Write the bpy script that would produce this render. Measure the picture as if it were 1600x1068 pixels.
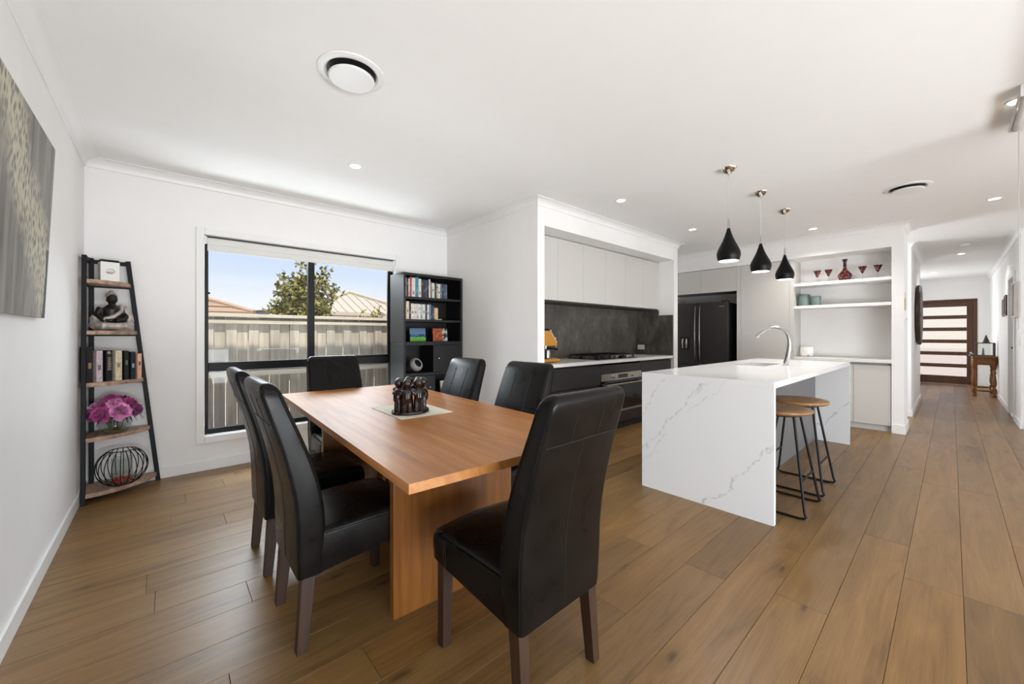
import bpy, bmesh, math, random
from mathutils import Vector, Matrix
R = random.Random(11)
sc = bpy.context.scene
for o in list(bpy.data.objects):
    bpy.data.objects.remove(o)
COL = sc.collection
PI = math.pi
rad = math.radians

# ---------------------------------------------------------------- camera
CAMZ, TH = 1.22, 0.8442
cam = bpy.data.cameras.new('camera')
cam.sensor_width = 36.0
cam.lens = 13.732
cam.shift_y = -(534 - 522.44) / 1600
cam.clip_start = 0.02
cam.clip_end = 300
camo = bpy.data.objects.new('camera', cam)
COL.objects.link(camo)
camo.location = (0, 0, CAMZ)
camo.rotation_euler = (PI / 2, 0, TH - PI / 2)
sc.camera = camo

# ---------------------------------------------------------------- view
sc.view_settings.view_transform = 'Standard'
sc.view_settings.look = 'None'
sc.view_settings.exposure = 0.60
sc.view_settings.gamma = 1.0
sc.view_settings.use_curve_mapping = False

# ---------------------------------------------------------------- world sky
w = bpy.data.worlds.new('sky')
sc.world = w
w.use_nodes = True
nt = w.node_tree
nt.nodes.clear()
wo = nt.nodes.new('ShaderNodeOutputWorld')
bg = nt.nodes.new('ShaderNodeBackground')
rp = nt.nodes.new('ShaderNodeValToRGB')
sx = nt.nodes.new('ShaderNodeSeparateXYZ')
tc = nt.nodes.new('ShaderNodeTexCoord')
nt.links.new(tc.outputs['Generated'], sx.inputs[0])
nt.links.new(sx.outputs['Z'], rp.inputs[0])
nt.links.new(rp.outputs[0], bg.inputs[0])
nt.links.new(bg.outputs[0], wo.inputs[0])
cr = rp.color_ramp
cr.elements[0].position = 0.0
cr.elements[0].color = (0.95, 0.90, 0.86, 1)
cr.elements[1].position = 1.0
cr.elements[1].color = (0.16, 0.32, 0.74, 1)
for p, c in ((0.06, (0.90, 0.91, 0.94)), (0.13, (0.70, 0.78, 0.94)), (0.25, (0.43, 0.57, 0.92)), (0.5, (0.27, 0.44, 0.85))):
    e = cr.elements.new(p)
    e.color = (*c, 1)
bg.inputs[1].default_value = 0.74

# ---------------------------------------------------------------- lights
def lamp(name, kind, loc, rot, energy, color=(1, 1, 1), **kw):
    d = bpy.data.lights.new(name, kind)
    d.energy = energy
    d.color = color
    for k, v in kw.items():
        setattr(d, k, v)
    o = bpy.data.objects.new(name, d)
    COL.objects.link(o)
    o.location = loc
    o.rotation_euler = rot
    return o

# sun from behind the house (-Y), over the roof onto the side fence
lamp('sun', 'SUN', (0, -20, 30), (rad(31), 0, rad(9)), 4.4, (1.0, 0.90, 0.78), angle=rad(1.2))
# daylight entering by the big glazed openings behind and to the right of the camera:
# sky light straight in, plus added low fill lamps tilted up to brighten the ceiling
CD = (0.89, 0.95, 1.0)
lamp('daylight_back_opening', 'AREA', (1.5, -3.2, 1.5), (rad(90), 0, 0), 10, CD, shape='RECTANGLE', size=5.0, size_y=2.6)
lamp('daylight_living_room', 'AREA', (6.2, -4.6, 1.5), (rad(90), 0, 0), 8, CD, shape='RECTANGLE', size=4.0, size_y=2.4)
lamp('ceiling_fill_back', 'AREA', (0.9, -3.3, 0.10), (rad(114), 0, 0), 345, CD, shape='RECTANGLE', size=5.0, size_y=1.6)
lamp('ceiling_fill_living', 'AREA', (6.0, -4.4, 0.10), (rad(112), 0, 0), 38, CD, shape='RECTANGLE', size=4.0, size_y=2.0)
lamp('hall_side_fill', 'AREA', (9.4, -2.3, 1.4), (rad(90), 0, 0), 3, CD, shape='RECTANGLE', size=1.6, size_y=1.8)  # added fill lamp for the dim hall, no known window here
lamp('daylight_passage', 'AREA', (7.8, 1.5, 1.4), (rad(-90), 0, 0), 14, CD, shape='RECTANGLE', size=0.7, size_y=1.8)
lamp('window_daylight', 'AREA', (1.0, 6.5, 3.05), (rad(-62), 0, 0), 240, (0.90, 0.955, 1.0), shape='RECTANGLE', size=4.5, size_y=1.4)
lamp('ceiling_fill_window', 'AREA', (1.15, 5.25, -0.12), (rad(-136), 0, 0), 82, CD, shape='RECTANGLE', size=2.2, size_y=0.8)  # unseen fill lamp added below the sill to lift the dining ceiling
lamp('daylight_entry', 'AREA', (13.2, 1.5, 1.5), (rad(90), 0, rad(150)), 36, CD, shape='RECTANGLE', size=1.2, size_y=2.0)

# ---------------------------------------------------------------- materials
def lin(c):
    return c / 12.92 if c <= 0.04045 else ((c + 0.055) / 1.055) ** 2.4
def S(r, g, b):
    return (lin(r / 255), lin(g / 255), lin(b / 255))

class NT:
    def __init__(s, name):
        s.m = bpy.data.materials.new(name)
        s.m.use_nodes = True
        s.t = s.m.node_tree
        s.b = s.t.nodes['Principled BSDF']
    def n(s, kind, **kw):
        x = s.t.nodes.new('ShaderNode' + kind)
        for k, v in kw.items():
            if k.startswith('i_'):
                x.inputs[k[2:]].default_value = v
            else:
                setattr(x, k, v)
        return x
    def l(s, a, b):
        s.t.links.new(a, b)
    def math(s, op, a, b=None, c=None):
        x = s.n('Math', operation=op)
        for i, v in enumerate((a, b, c)):
            if v is None:
                continue
            if isinstance(v, (int, float)):
                x.inputs[i].default_value = v
            else:
                s.l(v, x.inputs[i])
        return x.outputs[0]
    def ramp(s, fac, stops):
        x = s.n('ValToRGB')
        e = x.color_ramp.elements
        e[0].position, e[0].color = stops[0][0], (*stops[0][1], 1)
        e[1].position, e[1].color = stops[-1][0], (*stops[-1][1], 1)
        for p, c in stops[1:-1]:
            q = e.new(p)
            q.color = (*c, 1)
        s.l(fac, x.inputs[0])
        return x.outputs[0]
    def mix(s, fac, a, b, mode='MIX'):
        x = s.n('Mix', data_type='RGBA', blend_type=mode)
        for i, v in ((0, fac), (6, a), (7, b)):
            if isinstance(v, (int, float)):
                x.inputs[i].default_value = v
            elif isinstance(v, tuple):
                x.inputs[i].default_value = (*v, 1)
            else:
                s.l(v, x.inputs[i])
        return x.outputs[2]
    def coords(s, scale=(1, 1, 1), rnd=0.0, kind='Object'):
        t = s.n('TexCoord')
        mp = s.n('Mapping')
        mp.inputs['Scale'].default_value = scale
        s.l(t.outputs[kind], mp.inputs[0])
        if rnd:
            oi = s.n('ObjectInfo')
            cx = s.n('CombineXYZ')
            for i, k in enumerate((rnd, rnd * 1.7, rnd * 0.6)):
                s.l(s.math('MULTIPLY', oi.outputs['Random'], k), cx.inputs[i])
            s.l(cx.outputs[0], mp.inputs['Location'])
        return mp.outputs[0]
    def bump(s, h, strength=0.2, dist=0.002):
        x = s.n('Bump')
        x.inputs['Strength'].default_value = strength
        x.inputs['Distance'].default_value = dist
        s.l(h, x.inputs['Height'])
        s.l(x.outputs[0], s.b.inputs['Normal'])

MATS = {}
def mat(name, col, rough=0.5, metal=0.0, var=0.06, scale=8.0, bump=0.0, bscale=None, **kw):
    """plain surface with a gentle procedural mottling and optional relief"""
    if name in MATS:
        return MATS[name]
    t = NT(name)
    b = t.b
    v = t.coords()
    n = t.n('TexNoise', i_Scale=scale, i_Detail=3.0)
    t.l(v, n.inputs['Vector'])
    lo = tuple(max(0, c * (1 - var)) for c in col)
    hi = tuple(min(1, c * (1 + var)) for c in col)
    t.l(t.ramp(n.outputs[0], [(0.3, lo), (0.7, hi)]), b.inputs['Base Color'])
    b.inputs['Roughness'].default_value = rough
    b.inputs['Metallic'].default_value = metal
    if bump:
        n2 = t.n('TexNoise', i_Scale=bscale or scale * 12, i_Detail=2.0)
        t.l(v, n2.inputs['Vector'])
        t.bump(n2.outputs[0], bump, 0.001)
    for k, val in kw.items():
        k = k.replace('_', ' ')
        b.inputs[k].default_value = val
    MATS[name] = t.m
    return t.m

def wood(name, dark, light, axis=0, rough=0.4, scale=6.0, rnd=5.0, tone=0.25, grain=0.5, coat=0.0):
    if name in MATS:
        return MATS[name]
    t = NT(name)
    sc_ = [scale * 4] * 3
    sc_[axis] = scale * 0.25
    v = t.coords(tuple(sc_), rnd)
    n = t.n('TexNoise', i_Scale=1.0, i_Detail=6.0, i_Roughness=0.62, i_Distortion=0.6)
    t.l(v, n.inputs['Vector'])
    mid = tuple((a + b_) / 2 for a, b_ in zip(dark, light))
    c = t.ramp(n.outputs[0], [(0.28, dark), (0.5, mid), (0.74, light)])
    oi = t.n('ObjectInfo')
    f = t.math('MULTIPLY_ADD', oi.outputs['Random'], tone * 2, 1 - tone)
    cx = t.n('CombineXYZ')
    for i in range(3):
        t.l(f, cx.inputs[i])
    c = t.mix(1.0, c, cx.outputs[0], 'MULTIPLY')
    t.l(c, t.b.inputs['Base Color'])
    t.b.inputs['Roughness'].default_value = rough
    t.b.inputs['Coat Weight'].default_value = coat
    t.b.inputs['Coat Roughness'].default_value = 0.12
    t.bump(n.outputs[0], 0.12 * grain, 0.001)
    MATS[name] = t.m
    return t.m

def floor_wood():
    t = NT('oak_floor_board')
    v = t.coords((0.8, 6.5, 6.5), 40.0)
    n = t.n('TexNoise', i_Scale=1.2, i_Detail=8.0, i_Roughness=0.66, i_Distortion=1.6)
    t.l(v, n.inputs['Vector'])
    v2 = t.coords((3.2, 150, 30), 40.0)
    n2 = t.n('TexNoise', i_Scale=1.0, i_Detail=3.0)
    t.l(v2, n2.inputs['Vector'])
    base = t.ramp(n.outputs[0], [(0.22, S(92, 68, 38)), (0.46, S(128, 98, 59)), (0.8, S(150, 119, 76))])
    fine = t.ramp(n2.outputs[0], [(0.3, (0.88, 0.87, 0.85)), (0.7, (1.06, 1.06, 1.05))])
    c = t.mix(1.0, base, fine, 'MULTIPLY')
    oi = t.n('ObjectInfo')
    tint = t.ramp(oi.outputs['Random'], [(0.0, (0.78, 0.75, 0.71)), (0.22, (0.93, 0.92, 0.91)), (0.5, (1.05, 1.03, 1.0)), (0.75, (1.04, 0.96, 0.84)), (1.0, (1.20, 1.16, 1.06))])
    c = t.mix(1.0, c, tint, 'MULTIPLY')
    # knots: a few dark elongated spots
    v3 = t.coords((1.1, 3.6, 1), 60.0)
    nd = t.n('TexNoise', i_Scale=7.0, i_Detail=2.0)
    t.l(v3, nd.inputs['Vector'])
    vv = t.mix(0.06, v3, nd.outputs['Color'])
    vo = t.n('TexVoronoi', i_Scale=1.0, voronoi_dimensions='2D')
    t.l(vv, vo.inputs['Vector'])
    k = t.ramp(vo.outputs['Distance'], [(0.0, (0.95, 0.95, 0.95)), (0.022, (0.7, 0.7, 0.7)), (0.05, (0.24, 0.24, 0.24)), (0.13, (0, 0, 0))])
    sk_ = t.n('SeparateColor')
    t.l(vo.outputs['Color'], sk_.inputs[0])
    kb = t.n('RGBToBW')
    t.l(k, kb.inputs[0])
    k = t.math('MULTIPLY', kb.outputs[0], t.math('GREATER_THAN', sk_.outputs[0], 0.35))
    c = t.mix(k, c, S(72, 48, 32))
    t.l(c, t.b.inputs['Base Color'])
    t.b.inputs['Roughness'].default_value = 0.36
    t.b.inputs['Specular IOR Level'].default_value = 0.42
    t.bump(n2.outputs[0], 0.06, 0.001)
    return t.m

def leather():
    t = NT('black_leather')
    v = t.coords()
    n = t.n('TexNoise', i_Scale=7.0, i_Detail=4.0)
    t.l(v, n.inputs['Vector'])
    t.l(t.ramp(n.outputs[0], [(0.3, (0.0045, 0.0038, 0.0034)), (0.75, (0.0095, 0.0078, 0.0066))]), t.b.inputs['Base Color'])
    t.l(t.ramp(n.outputs[0], [(0.3, (0.24,) * 3), (0.7, (0.36,) * 3)]), t.b.inputs['Roughness'])
    t.b.inputs['Specular IOR Level'].default_value = 0.17
    vo = t.n('TexVoronoi', i_Scale=240.0)
    t.l(v, vo.inputs['Vector'])
    n2 = t.n('TexNoise', i_Scale=9.0, i_Detail=3.0, i_Distortion=0.8)
    t.l(v, n2.inputs['Vector'])
    n3 = t.n('TexNoise', i_Scale=38.0, i_Detail=3.0)
    t.l(v, n3.inputs['Vector'])
    h = t.math('ADD', t.math('MULTIPLY', vo.outputs['Distance'], 0.015), t.math('MULTIPLY', n2.outputs[0], 0.6))
    h = t.math('ADD', h, t.math('MULTIPLY', n3.outputs[0], 0.03))
    t.bump(h, 0.2, 0.005)
    return t.m

def quartz():
    t = NT('white_veined_quartz')
    tcn = t.n('TexCoord')
    nz = t.n('TexNoise', i_Scale=5.0, i_Detail=6.0, i_Roughness=0.65)
    t.l(tcn.outputs['Object'], nz.inputs['Vector'])
    s_ = t.n('SeparateXYZ')
    t.l(tcn.outputs['Object'], s_.inputs[0])
    sn = t.n('SeparateColor')
    t.l(nz.outputs['Color'], sn.inputs[0])
    y = t.math('ADD', s_.outputs['Y'], t.math('MULTIPLY_ADD', sn.outputs[0], 0.24, -0.12))
    z = t.math('ADD', s_.outputs['Z'], t.math('MULTIPLY_ADD', sn.outputs[1], 0.24, -0.12))
    x = s_.outputs['X']
    brk = t.n('TexNoise', i_Scale=26.0, i_Detail=3.0)
    t.l(tcn.outputs['Object'], brk.inputs['Vector'])
    bk = t.ramp(brk.outputs[0], [(0.4, (0.12,) * 3), (0.62, (1,) * 3)])
    tot = None
    # veins run up to the right across the end panels (coordinates local to the island's base)
    for (ya, za, yb, zb, wd, st) in ((0.95, 0.25, 0.42, 0.90, 0.011, 0.52), (0.46, -0.02, -0.10, 0.62, 0.011, 0.5),
                                     (0.95, 0.56, 0.74, 0.90, 0.008, 0.4), (0.95, 0.16, 0.72, 0.45, 0.008, 0.4), (0.55, 0.64, 0.28, 0.92, 0.008, 0.36)):
        dy, dz = yb - ya, zb - za
        L = math.hypot(dy, dz)
        d = t.math('ABSOLUTE', t.math('ADD', t.math('MULTIPLY', t.math('SUBTRACT', y, ya), dz / L), t.math('MULTIPLY', t.math('SUBTRACT', z, za), -dy / L)))
        u = t.math('ADD', t.math('MULTIPLY', t.math('SUBTRACT', y, ya), dy / L), t.math('MULTIPLY', t.math('SUBTRACT', z, za), dz / L))
        inside = t.math('MULTIPLY', t.math('GREATER_THAN', u, 0.0), t.math('LESS_THAN', u, L))
        m = t.math('MULTIPLY', t.math('MAXIMUM', t.math('SUBTRACT', 1.0, t.math('DIVIDE', d, wd)), 0.0), st)
        m = t.math('MULTIPLY', m, inside)
        tot = m if tot is None else t.math('MAXIMUM', tot, m)
    bw = t.n('RGBToBW')
    t.l(bk, bw.inputs[0])
    tot = t.math('MULTIPLY', tot, bw.outputs[0])
    t.l(t.mix(tot, (0.80, 0.80, 0.80), (0.22, 0.22, 0.22)), t.b.inputs['Base Color'])
    t.b.inputs['Roughness'].default_value = 0.16
    return t.m

def stone_dark():
    t = NT('dark_stone_panel')
    v = t.coords((1, 1, 0.6))
    n = t.n('TexNoise', i_Scale=3.2, i_Detail=9.0, i_Roughness=0.72, i_Distortion=0.5)
    t.l(v, n.inputs['Vector'])
    n2 = t.n('TexNoise', i_Scale=9.0, i_Detail=6.0, i_Roughness=0.7)
    t.l(t.coords((2, 2, 1.0)), n2.inputs['Vector'])
    f = t.math('MULTIPLY_ADD', n.outputs[0], 0.6, t.math('MULTIPLY', n2.outputs[0], 0.4))
    t.l(t.ramp(f, [(0.36, S(56, 51, 47)), (0.5, S(80, 75, 69)), (0.6, S(102, 96, 89)), (0.7, S(140, 134, 126))]), t.b.inputs['Base Color'])
    t.b.inputs['Roughness'].default_value = 0.42
    return t.m

def glass(name, tint=(1, 1, 1), refl=0.10, rough=0.0):
    """thin pane: clear transmission with a mirror-like sheen that follows the viewing angle"""
    t = NT(name)
    t.t.nodes.remove(t.b)
    tr = t.n('BsdfTransparent')
    n = t.n('TexNoise', i_Scale=2.0)
    t.l(t.coords(), n.inputs['Vector'])
    t.l(t.ramp(n.outputs[0], [(0, tuple(c * 0.985 for c in tint)), (1, tint)]), tr.inputs[0])
    gl = t.n('BsdfGlossy')
    gl.inputs['Roughness'].default_value = rough
    lw = t.n('LayerWeight')
    lw.inputs['Blend'].default_value = 0.5
    mx = t.n('MixShader')
    t.l(t.math('MULTIPLY_ADD', t.math('POWER', lw.outputs['Facing'], 4.0), refl * 6, refl * 0.4), mx.inputs[0])
    t.l(tr.outputs[0], mx.inputs[1])
    t.l(gl.outputs[0], mx.inputs[2])
    t.l(mx.outputs[0], t.t.nodes['Material Output'].inputs[0])
    return t.m

def emit(name, col, strength):
    t = NT(name)
    t.b.inputs['Base Color'].default_value = (*col, 1)
    t.b.inputs['Emission Color'].default_value = (*col, 1)
    n = t.n('TexNoise', i_Scale=30.0)
    t.l(t.coords(), n.inputs['Vector'])
    t.l(t.math('MULTIPLY_ADD', n.outputs[0], strength * 0.04, strength), t.b.inputs['Emission Strength'])
    return t.m

WALL = mat('wall_paint', S(239, 237, 235), 0.6, var=0.008, bump=0.03, bscale=220)
CEIL = mat('ceiling_paint', S(240, 239, 237), 0.75, var=0.006)
TRIM = mat('trim_gloss_white', S(236, 235, 233), 0.35, var=0.006)
FLOORM = floor_wood()
LEA = leather()
QTZ = quartz()
STN = stone_dark()
CHLEG = wood('chair_leg_walnut', S(36, 20, 9), S(62, 37, 18), 2, 0.5, 10, 3, 0.1)
TABW = wood('table_timber', S(152, 94, 44), S(196, 136, 76), 1, 0.40, 5, 7, 0.10, 0.0, 0.04)
TABLEG = wood('table_leg_timber', S(100, 57, 16), S(142, 88, 31), 2, 0.36, 6, 7, 0.08, 0.4)
RUST = wood('rustic_shelf_board', S(116, 88, 72), S(208, 174, 150), 1, 0.55, 5, 4, 0.06, 1.0)
DOORW = wood('front_door_timber', S(58, 34, 18), S(92, 56, 32), 2, 0.4, 4, 3, 0.05)
CONW = wood('console_timber', S(104, 62, 24), S(150, 94, 42), 1, 0.35, 8, 3, 0.06)
STOOLW = wood('stool_seat_timber', S(116, 82, 46), S(160, 119, 72), 0, 0.4, 9, 5, 0.12)
FENCEW = wood('weathered_fence_timber', S(128, 121, 111), S(176, 168, 155), 2, 0.85, 5, 9, 0.12)
RAILW = wood('weathered_fence_rail', S(156, 148, 136), S(192, 183, 168), 0, 0.85, 5, 9, 0.06)
BLK = mat('black_painted_metal', S(15, 15, 17), 0.5, Specular_IOR_Level=0.25, var=0.1)
BFRAME = mat('black_window_aluminium', S(11, 11, 13), 0.4, var=0.08, Specular_IOR_Level=0.25)
BSH = wood('blackbrown_bookcase', S(9, 8, 9), S(18, 17, 18), 2, 0.45, 6, 3, 0.05, 0.5)
CUPG = mat('pale_grey_laminate', S(200, 197, 191), 0.45, var=0.008)
CUPI = mat('cupboard_carcass_grey', S(150, 147, 142), 0.6, var=0.02)
CHAR = mat('charcoal_laminate', S(42, 40, 40), 0.45, var=0.04)
KICK = mat('charcoal_kickboard', S(34, 33, 33), 0.5, var=0.04)
BENCH = mat('white_stone_benchtop', S(232, 230, 226), 0.22, var=0.02, scale=40)
ISLG = mat('island_grey_panel', S(112, 111, 111), 0.45, var=0.01)
STEEL = mat('brushed_steel', S(190, 184, 176), 0.28, 1.0, var=0.05, scale=30)
CHROME = mat('chrome', S(215, 212, 208), 0.12, 1.0, var=0.03)
BSTEEL = mat('black_stainless_steel', S(74, 72, 71), 0.33, 0.75, var=0.05)
DGLASS = mat('black_glass', S(12, 12, 13), 0.08, var=0.1)
IRON = mat('cast_iron', S(18, 18, 19), 0.5, var=0.2, scale=40)
WHT = mat('white_plastic', S(232, 231, 229), 0.4, var=0.01)
WCER = mat('white_ceramic', S(236, 233, 228), 0.25, var=0.01)
VENTSHADE = mat('vent_shade_dark', S(32, 31, 31), 0.6, var=0.2)
BLINDF = mat('blind_fabric', S(222, 220, 216), 0.8, var=0.02, scale=60, bump=0.1, bscale=400)
PANE = glass('window_glass', (0.97, 0.985, 0.98), 0.022)
CGLASS = glass('clear_glass', (0.94, 0.96, 0.95), 0.12)
LIGHTM = emit('downlight_diffuser', (1.0, 0.97, 0.92), 6.0)
PENDM = emit('pendant_bulb', (1.0, 0.98, 0.95), 5.0)

# ---------------------------------------------------------------- geometry helpers
class G:
    def __init__(s):
        s.bm = bmesh.new()
    def face(s, vs):
        try:
            return s.bm.faces.new(vs)
        except ValueError:
            return None
    def box(s, x0, x1, y0, y1, z0, z1):
        v = [s.bm.verts.new(p) for p in ((x0, y0, z0), (x1, y0, z0), (x1, y1, z0), (x0, y1, z0), (x0, y0, z1), (x1, y0, z1), (x1, y1, z1), (x0, y1, z1))]
        for f in ((0, 3, 2, 1), (4, 5, 6, 7), (0, 1, 5, 4), (1, 2, 6, 5), (2, 3, 7, 6), (3, 0, 4, 7)):
            s.face([v[i] for i in f])
        return s
    def bar(s, p0, p1, wx, wy, up=(0, 0, 1), w2=None):
        """rectangular bar between two points, optionally tapered"""
        p0, p1 = Vector(p0), Vector(p1)
        d = (p1 - p0).normalized()
        a = d.cross(Vector(up))
        if a.length < 1e-4:
            a = Vector((1, 0, 0))
        a.normalize()
        b = a.cross(d).normalized()
        r = []
        for p, k in ((p0, 1.0), (p1, w2 or 1.0)):
            r.append([s.bm.verts.new(p + a * sx_ * wx / 2 * k + b * sy_ * wy / 2 * k) for sx_, sy_ in ((-1, -1), (1, -1), (1, 1), (-1, 1))])
        s.face(r[0][::-1])
        s.face(r[1])
        for i in range(4):
            j = (i + 1) % 4
            s.face([r[0][i], r[0][j], r[1][j], r[1][i]])
        return s
    def rings(s, rs, cap=True, closed=False):
        """loft a list of rings (lists of points)"""
        R_ = [[s.bm.verts.new(p) for p in r] for r in rs]
        n = len(R_[0])
        m = len(R_)
        for k in range(m if closed else m - 1):
            a, b = R_[k], R_[(k + 1) % m]
            for i in range(n):
                j = (i + 1) % n
                s.face([a[i], a[j], b[j], b[i]])
        if cap and not closed:
            s.face(R_[0][::-1])
            s.face(R_[-1])
        return s
    def lathe(s, prof, c=(0, 0, 0), n=24, cap=True, sx_=1.0, sy_=1.0):
        rs = [[(c[0] + max(r, 1e-4) * math.cos(2 * PI * i / n) * sx_, c[1] + max(r, 1e-4) * math.sin(2 * PI * i / n) * sy_, c[2] + z) for i in range(n)] for r, z in prof]
        return s.rings(rs, cap)
    def cyl(s, p0, p1, r0, r1=None, n=16):
        return s.tube([p0, p1], [r0, r0 if r1 is None else r1], n)
    def tube(s, pts, r, n=8, closed=False):
        pts = [Vector(p) for p in pts]
        m = len(pts)
        rr = r if isinstance(r, (list, tuple)) else [r] * m
        prev = None
        rs = []
        for i, p in enumerate(pts):
            if closed:
                d = pts[(i + 1) % m] - pts[i - 1]
            else:
                d = pts[min(i + 1, m - 1)] - pts[max(i - 1, 0)]
            d.normalize()
            if prev is None:
                a = d.orthogonal().normalized()
            else:
                a = (prev - d * prev.dot(d)).normalized()
            prev = a
            b = d.cross(a)
            rs.append([p + (a * math.cos(2 * PI * k / n) + b * math.sin(2 * PI * k / n)) * rr[i] for k in range(n)])
        return s.rings(rs, True, closed)
    def sphere(s, c, rx, ry=None, rz=None, n=14, m=9, rot=None):
        ry = ry or rx
        rz = rz or rx
        M_ = rot or Matrix.Identity(3)
        rs = []
        for k in range(1, m):
            a = PI * k / m
            rs.append([Vector(c) + M_ @ Vector((rx * math.sin(a) * math.cos(2 * PI * i / n), ry * math.sin(a) * math.sin(2 * PI * i / n), -rz * math.cos(a))) for i in range(n)])
        R_ = [[s.bm.verts.new(p) for p in r] for r in rs]
        for k in range(len(R_) - 1):
            for i in range(n):
                j = (i + 1) % n
                s.face([R_[k][i], R_[k][j], R_[k + 1][j], R_[k + 1][i]])
        b = s.bm.verts.new(Vector(c) + M_ @ Vector((0, 0, -rz)))
        t = s.bm.verts.new(Vector(c) + M_ @ Vector((0, 0, rz)))
        for i in range(n):
            j = (i + 1) % n
            s.face([b, R_[0][j], R_[0][i]])
            s.face([t, R_[-1][i], R_[-1][j]])
        return s
    def prism(s, poly, axis, a, b):
        """extrude a 2D polygon along an axis: axis 0 -> poly is (y,z), 1 -> (x,z), 2 -> (x,y)"""
        def P(q, t):
            return {0: (t, q[0], q[1]), 1: (q[0], t, q[1]), 2: (q[0], q[1], t)}[axis]
        s.rings([[P(q, a) for q in poly], [P(q, b) for q in poly]])
        return s
    def build(s, name, m, parent=None, smooth=False, bev=0.0, w=True, ang=38, seg=2, remesh=0.0):
        bm = s.bm
        bmesh.ops.recalc_face_normals(bm, faces=bm.faces)
        if parent is not None and w:
            off = Vector((0, 0, 0))
            q = parent
            while q is not None:
                off += q.location
                q = q.parent
            bmesh.ops.translate(bm, verts=bm.verts, vec=-off)
        me = bpy.data.meshes.new(name)
        bm.to_mesh(me)
        bm.free()
        for mm in (m if isinstance(m, (list, tuple)) else [m]):
            me.materials.append(mm)
        if smooth:
            me.polygons.foreach_set('use_smooth', [True] * len(me.polygons))
            me.set_sharp_from_angle(angle=rad(ang))
        o = bpy.data.objects.new(name, me)
        COL.objects.link(o)
        if parent is not None:
            o.parent = parent
        if bev:
            md = o.modifiers.new('bevel', 'BEVEL')
            md.width = bev
            md.segments = seg
            md.limit_method = 'ANGLE'
            md.angle_limit = rad(40)
        if remesh:
            md = o.modifiers.new('remesh', 'REMESH')
            md.mode = 'VOXEL'
            md.voxel_size = remesh
            md.use_smooth_shade = True
            ms = o.modifiers.new('smooth', 'SMOOTH')
            ms.factor = 0.5
            ms.iterations = 4
        return o

def box(name, m, parent, x0, x1, y0, y1, z0, z1, bev=0.0, w=True):
    return G().box(x0, x1, y0, y1, z0, z1).build(name, m, parent, bev=bev, w=w)

def tag(o, label, cat, group=None):
    o['label'] = label
    o['category'] = cat
    if group:
        o['group'] = group
    return o
def thing(name, label, cat, loc=(0, 0, 0), rz=0.0, group=None):
    o = bpy.data.objects.new(name, None)
    COL.objects.link(o)
    o.empty_display_size = 0.05
    o.location = loc
    o.rotation_euler = (0, 0, rz)
    return tag(o, label, cat, group)
def struct(o):
    o['kind'] = 'structure'
    return o
def kids(o):
    return [c for c in bpy.data.objects if c.parent == o]
def dup(o, parent=None):
    c = o.copy()
    COL.objects.link(c)
    if parent is not None:
        c.parent = parent
    for k in kids(o):
        dup(k, c)
    return c
def copy_of(proto, loc, rz, label, group=None):
    c = dup(proto)
    c.location = loc
    c.rotation_euler = (0, 0, rz)
    c['label'] = label
    if group:
        c['group'] = group
    return c
def sbox(name, m, *a, bev=0.0):
    return struct(box(name, m, None, *a, bev=bev))

# ================================================================ SETTING
XL, YW, CZ = -0.467, 4.462, 2.593
XR, XK = 2.8065, 2.907          # dining-nook side wall, kitchen side of the same stub
YK, XE0, XE = 2.770, 5.720, 5.836
XF = 6.745                      # face of the refrigerator wall
# floor with every board of its own
fl = struct(box('floor', FLOORM, None, XL - 0.1, 15.2, -5.0, YW + 0.1, -0.12, -0.008))
PW = 0.1963
plank_mesh = {}
def plank(x0, x1, y0, y1):
    L = round(x1 - x0, 3)
    W_ = round(y1 - y0, 4)
    g = G()
    e, z = 0.0016, 0.0
    lo = [(0, 0.0005, -0.0075), (L, 0.0005, -0.0075), (L, W_ - 0.0005, -0.0075), (0, W_ - 0.0005, -0.0075)]
    mi = [(0.0005, 0.0005, -0.0015), (L - 0.0005, 0.0005, -0.0015), (L - 0.0005, W_ - 0.0005, -0.0015), (0.0005, W_ - 0.0005, -0.0015)]
    hi = [(e, e, z), (L - e, e, z), (L - e, W_ - e, z), (e, W_ - e, z)]
    g.rings([lo, mi, hi])
    o = g.build('plank', FLOORM, fl, w=False)
    o.location = (x0, y0, 0)
fixed = {0: 3.205, 1: 2.155, -1: 2.78, 2: 2.655, 3: 2.084, 11: -0.034, 10: 0.30}
for k in range(-5, 22):
    y0 = 0.160 + PW * k
    y1 = min(y0 + PW, YW)
    if y0 > YW - 0.02:
        break
    L = 1.9
    off = fixed.get(k, R.uniform(0, L))
    xe = XL
    xmax = 14.6 if k < 7 else (7.4 if y0 < 3.4 else 2.81)
    if y0 > 2.75:
        xmax = max(2.81, min(xmax, 2.81)) if y0 > 2.84 else 6.75
    if 7 <= k and y0 < 2.75:
        xmax = 6.75
    if k < -2:
        xe = 1.2
    x = off
    while x > xe:
        x -= L
    cuts = [xe]
    while x < xmax:
        x += L
        cuts.append(min(x, xmax))
    for a, b in zip(cuts, cuts[1:]):
        if b - a > 0.02:
            plank(a, b, y0, y1)

sbox('ceiling', CEIL, XL - 0.1, 15.2, -1.6, YW + 0.1, CZ, CZ + 0.03)
sbox('roof', mat('roof_steel', S(120, 118, 115), 0.5), XL - 1.2, 14.9, -6.0, 4.95, CZ + 0.06, CZ + 0.26)
struct(box('ceiling_living', CEIL, None, XL - 0.1, 15.2, -5.2, -1.6, CZ, CZ + 0.03))
sbox('wall_left', WALL, XL - 0.1, XL, -0.62, YW + 0.1, 0, CZ)
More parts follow.
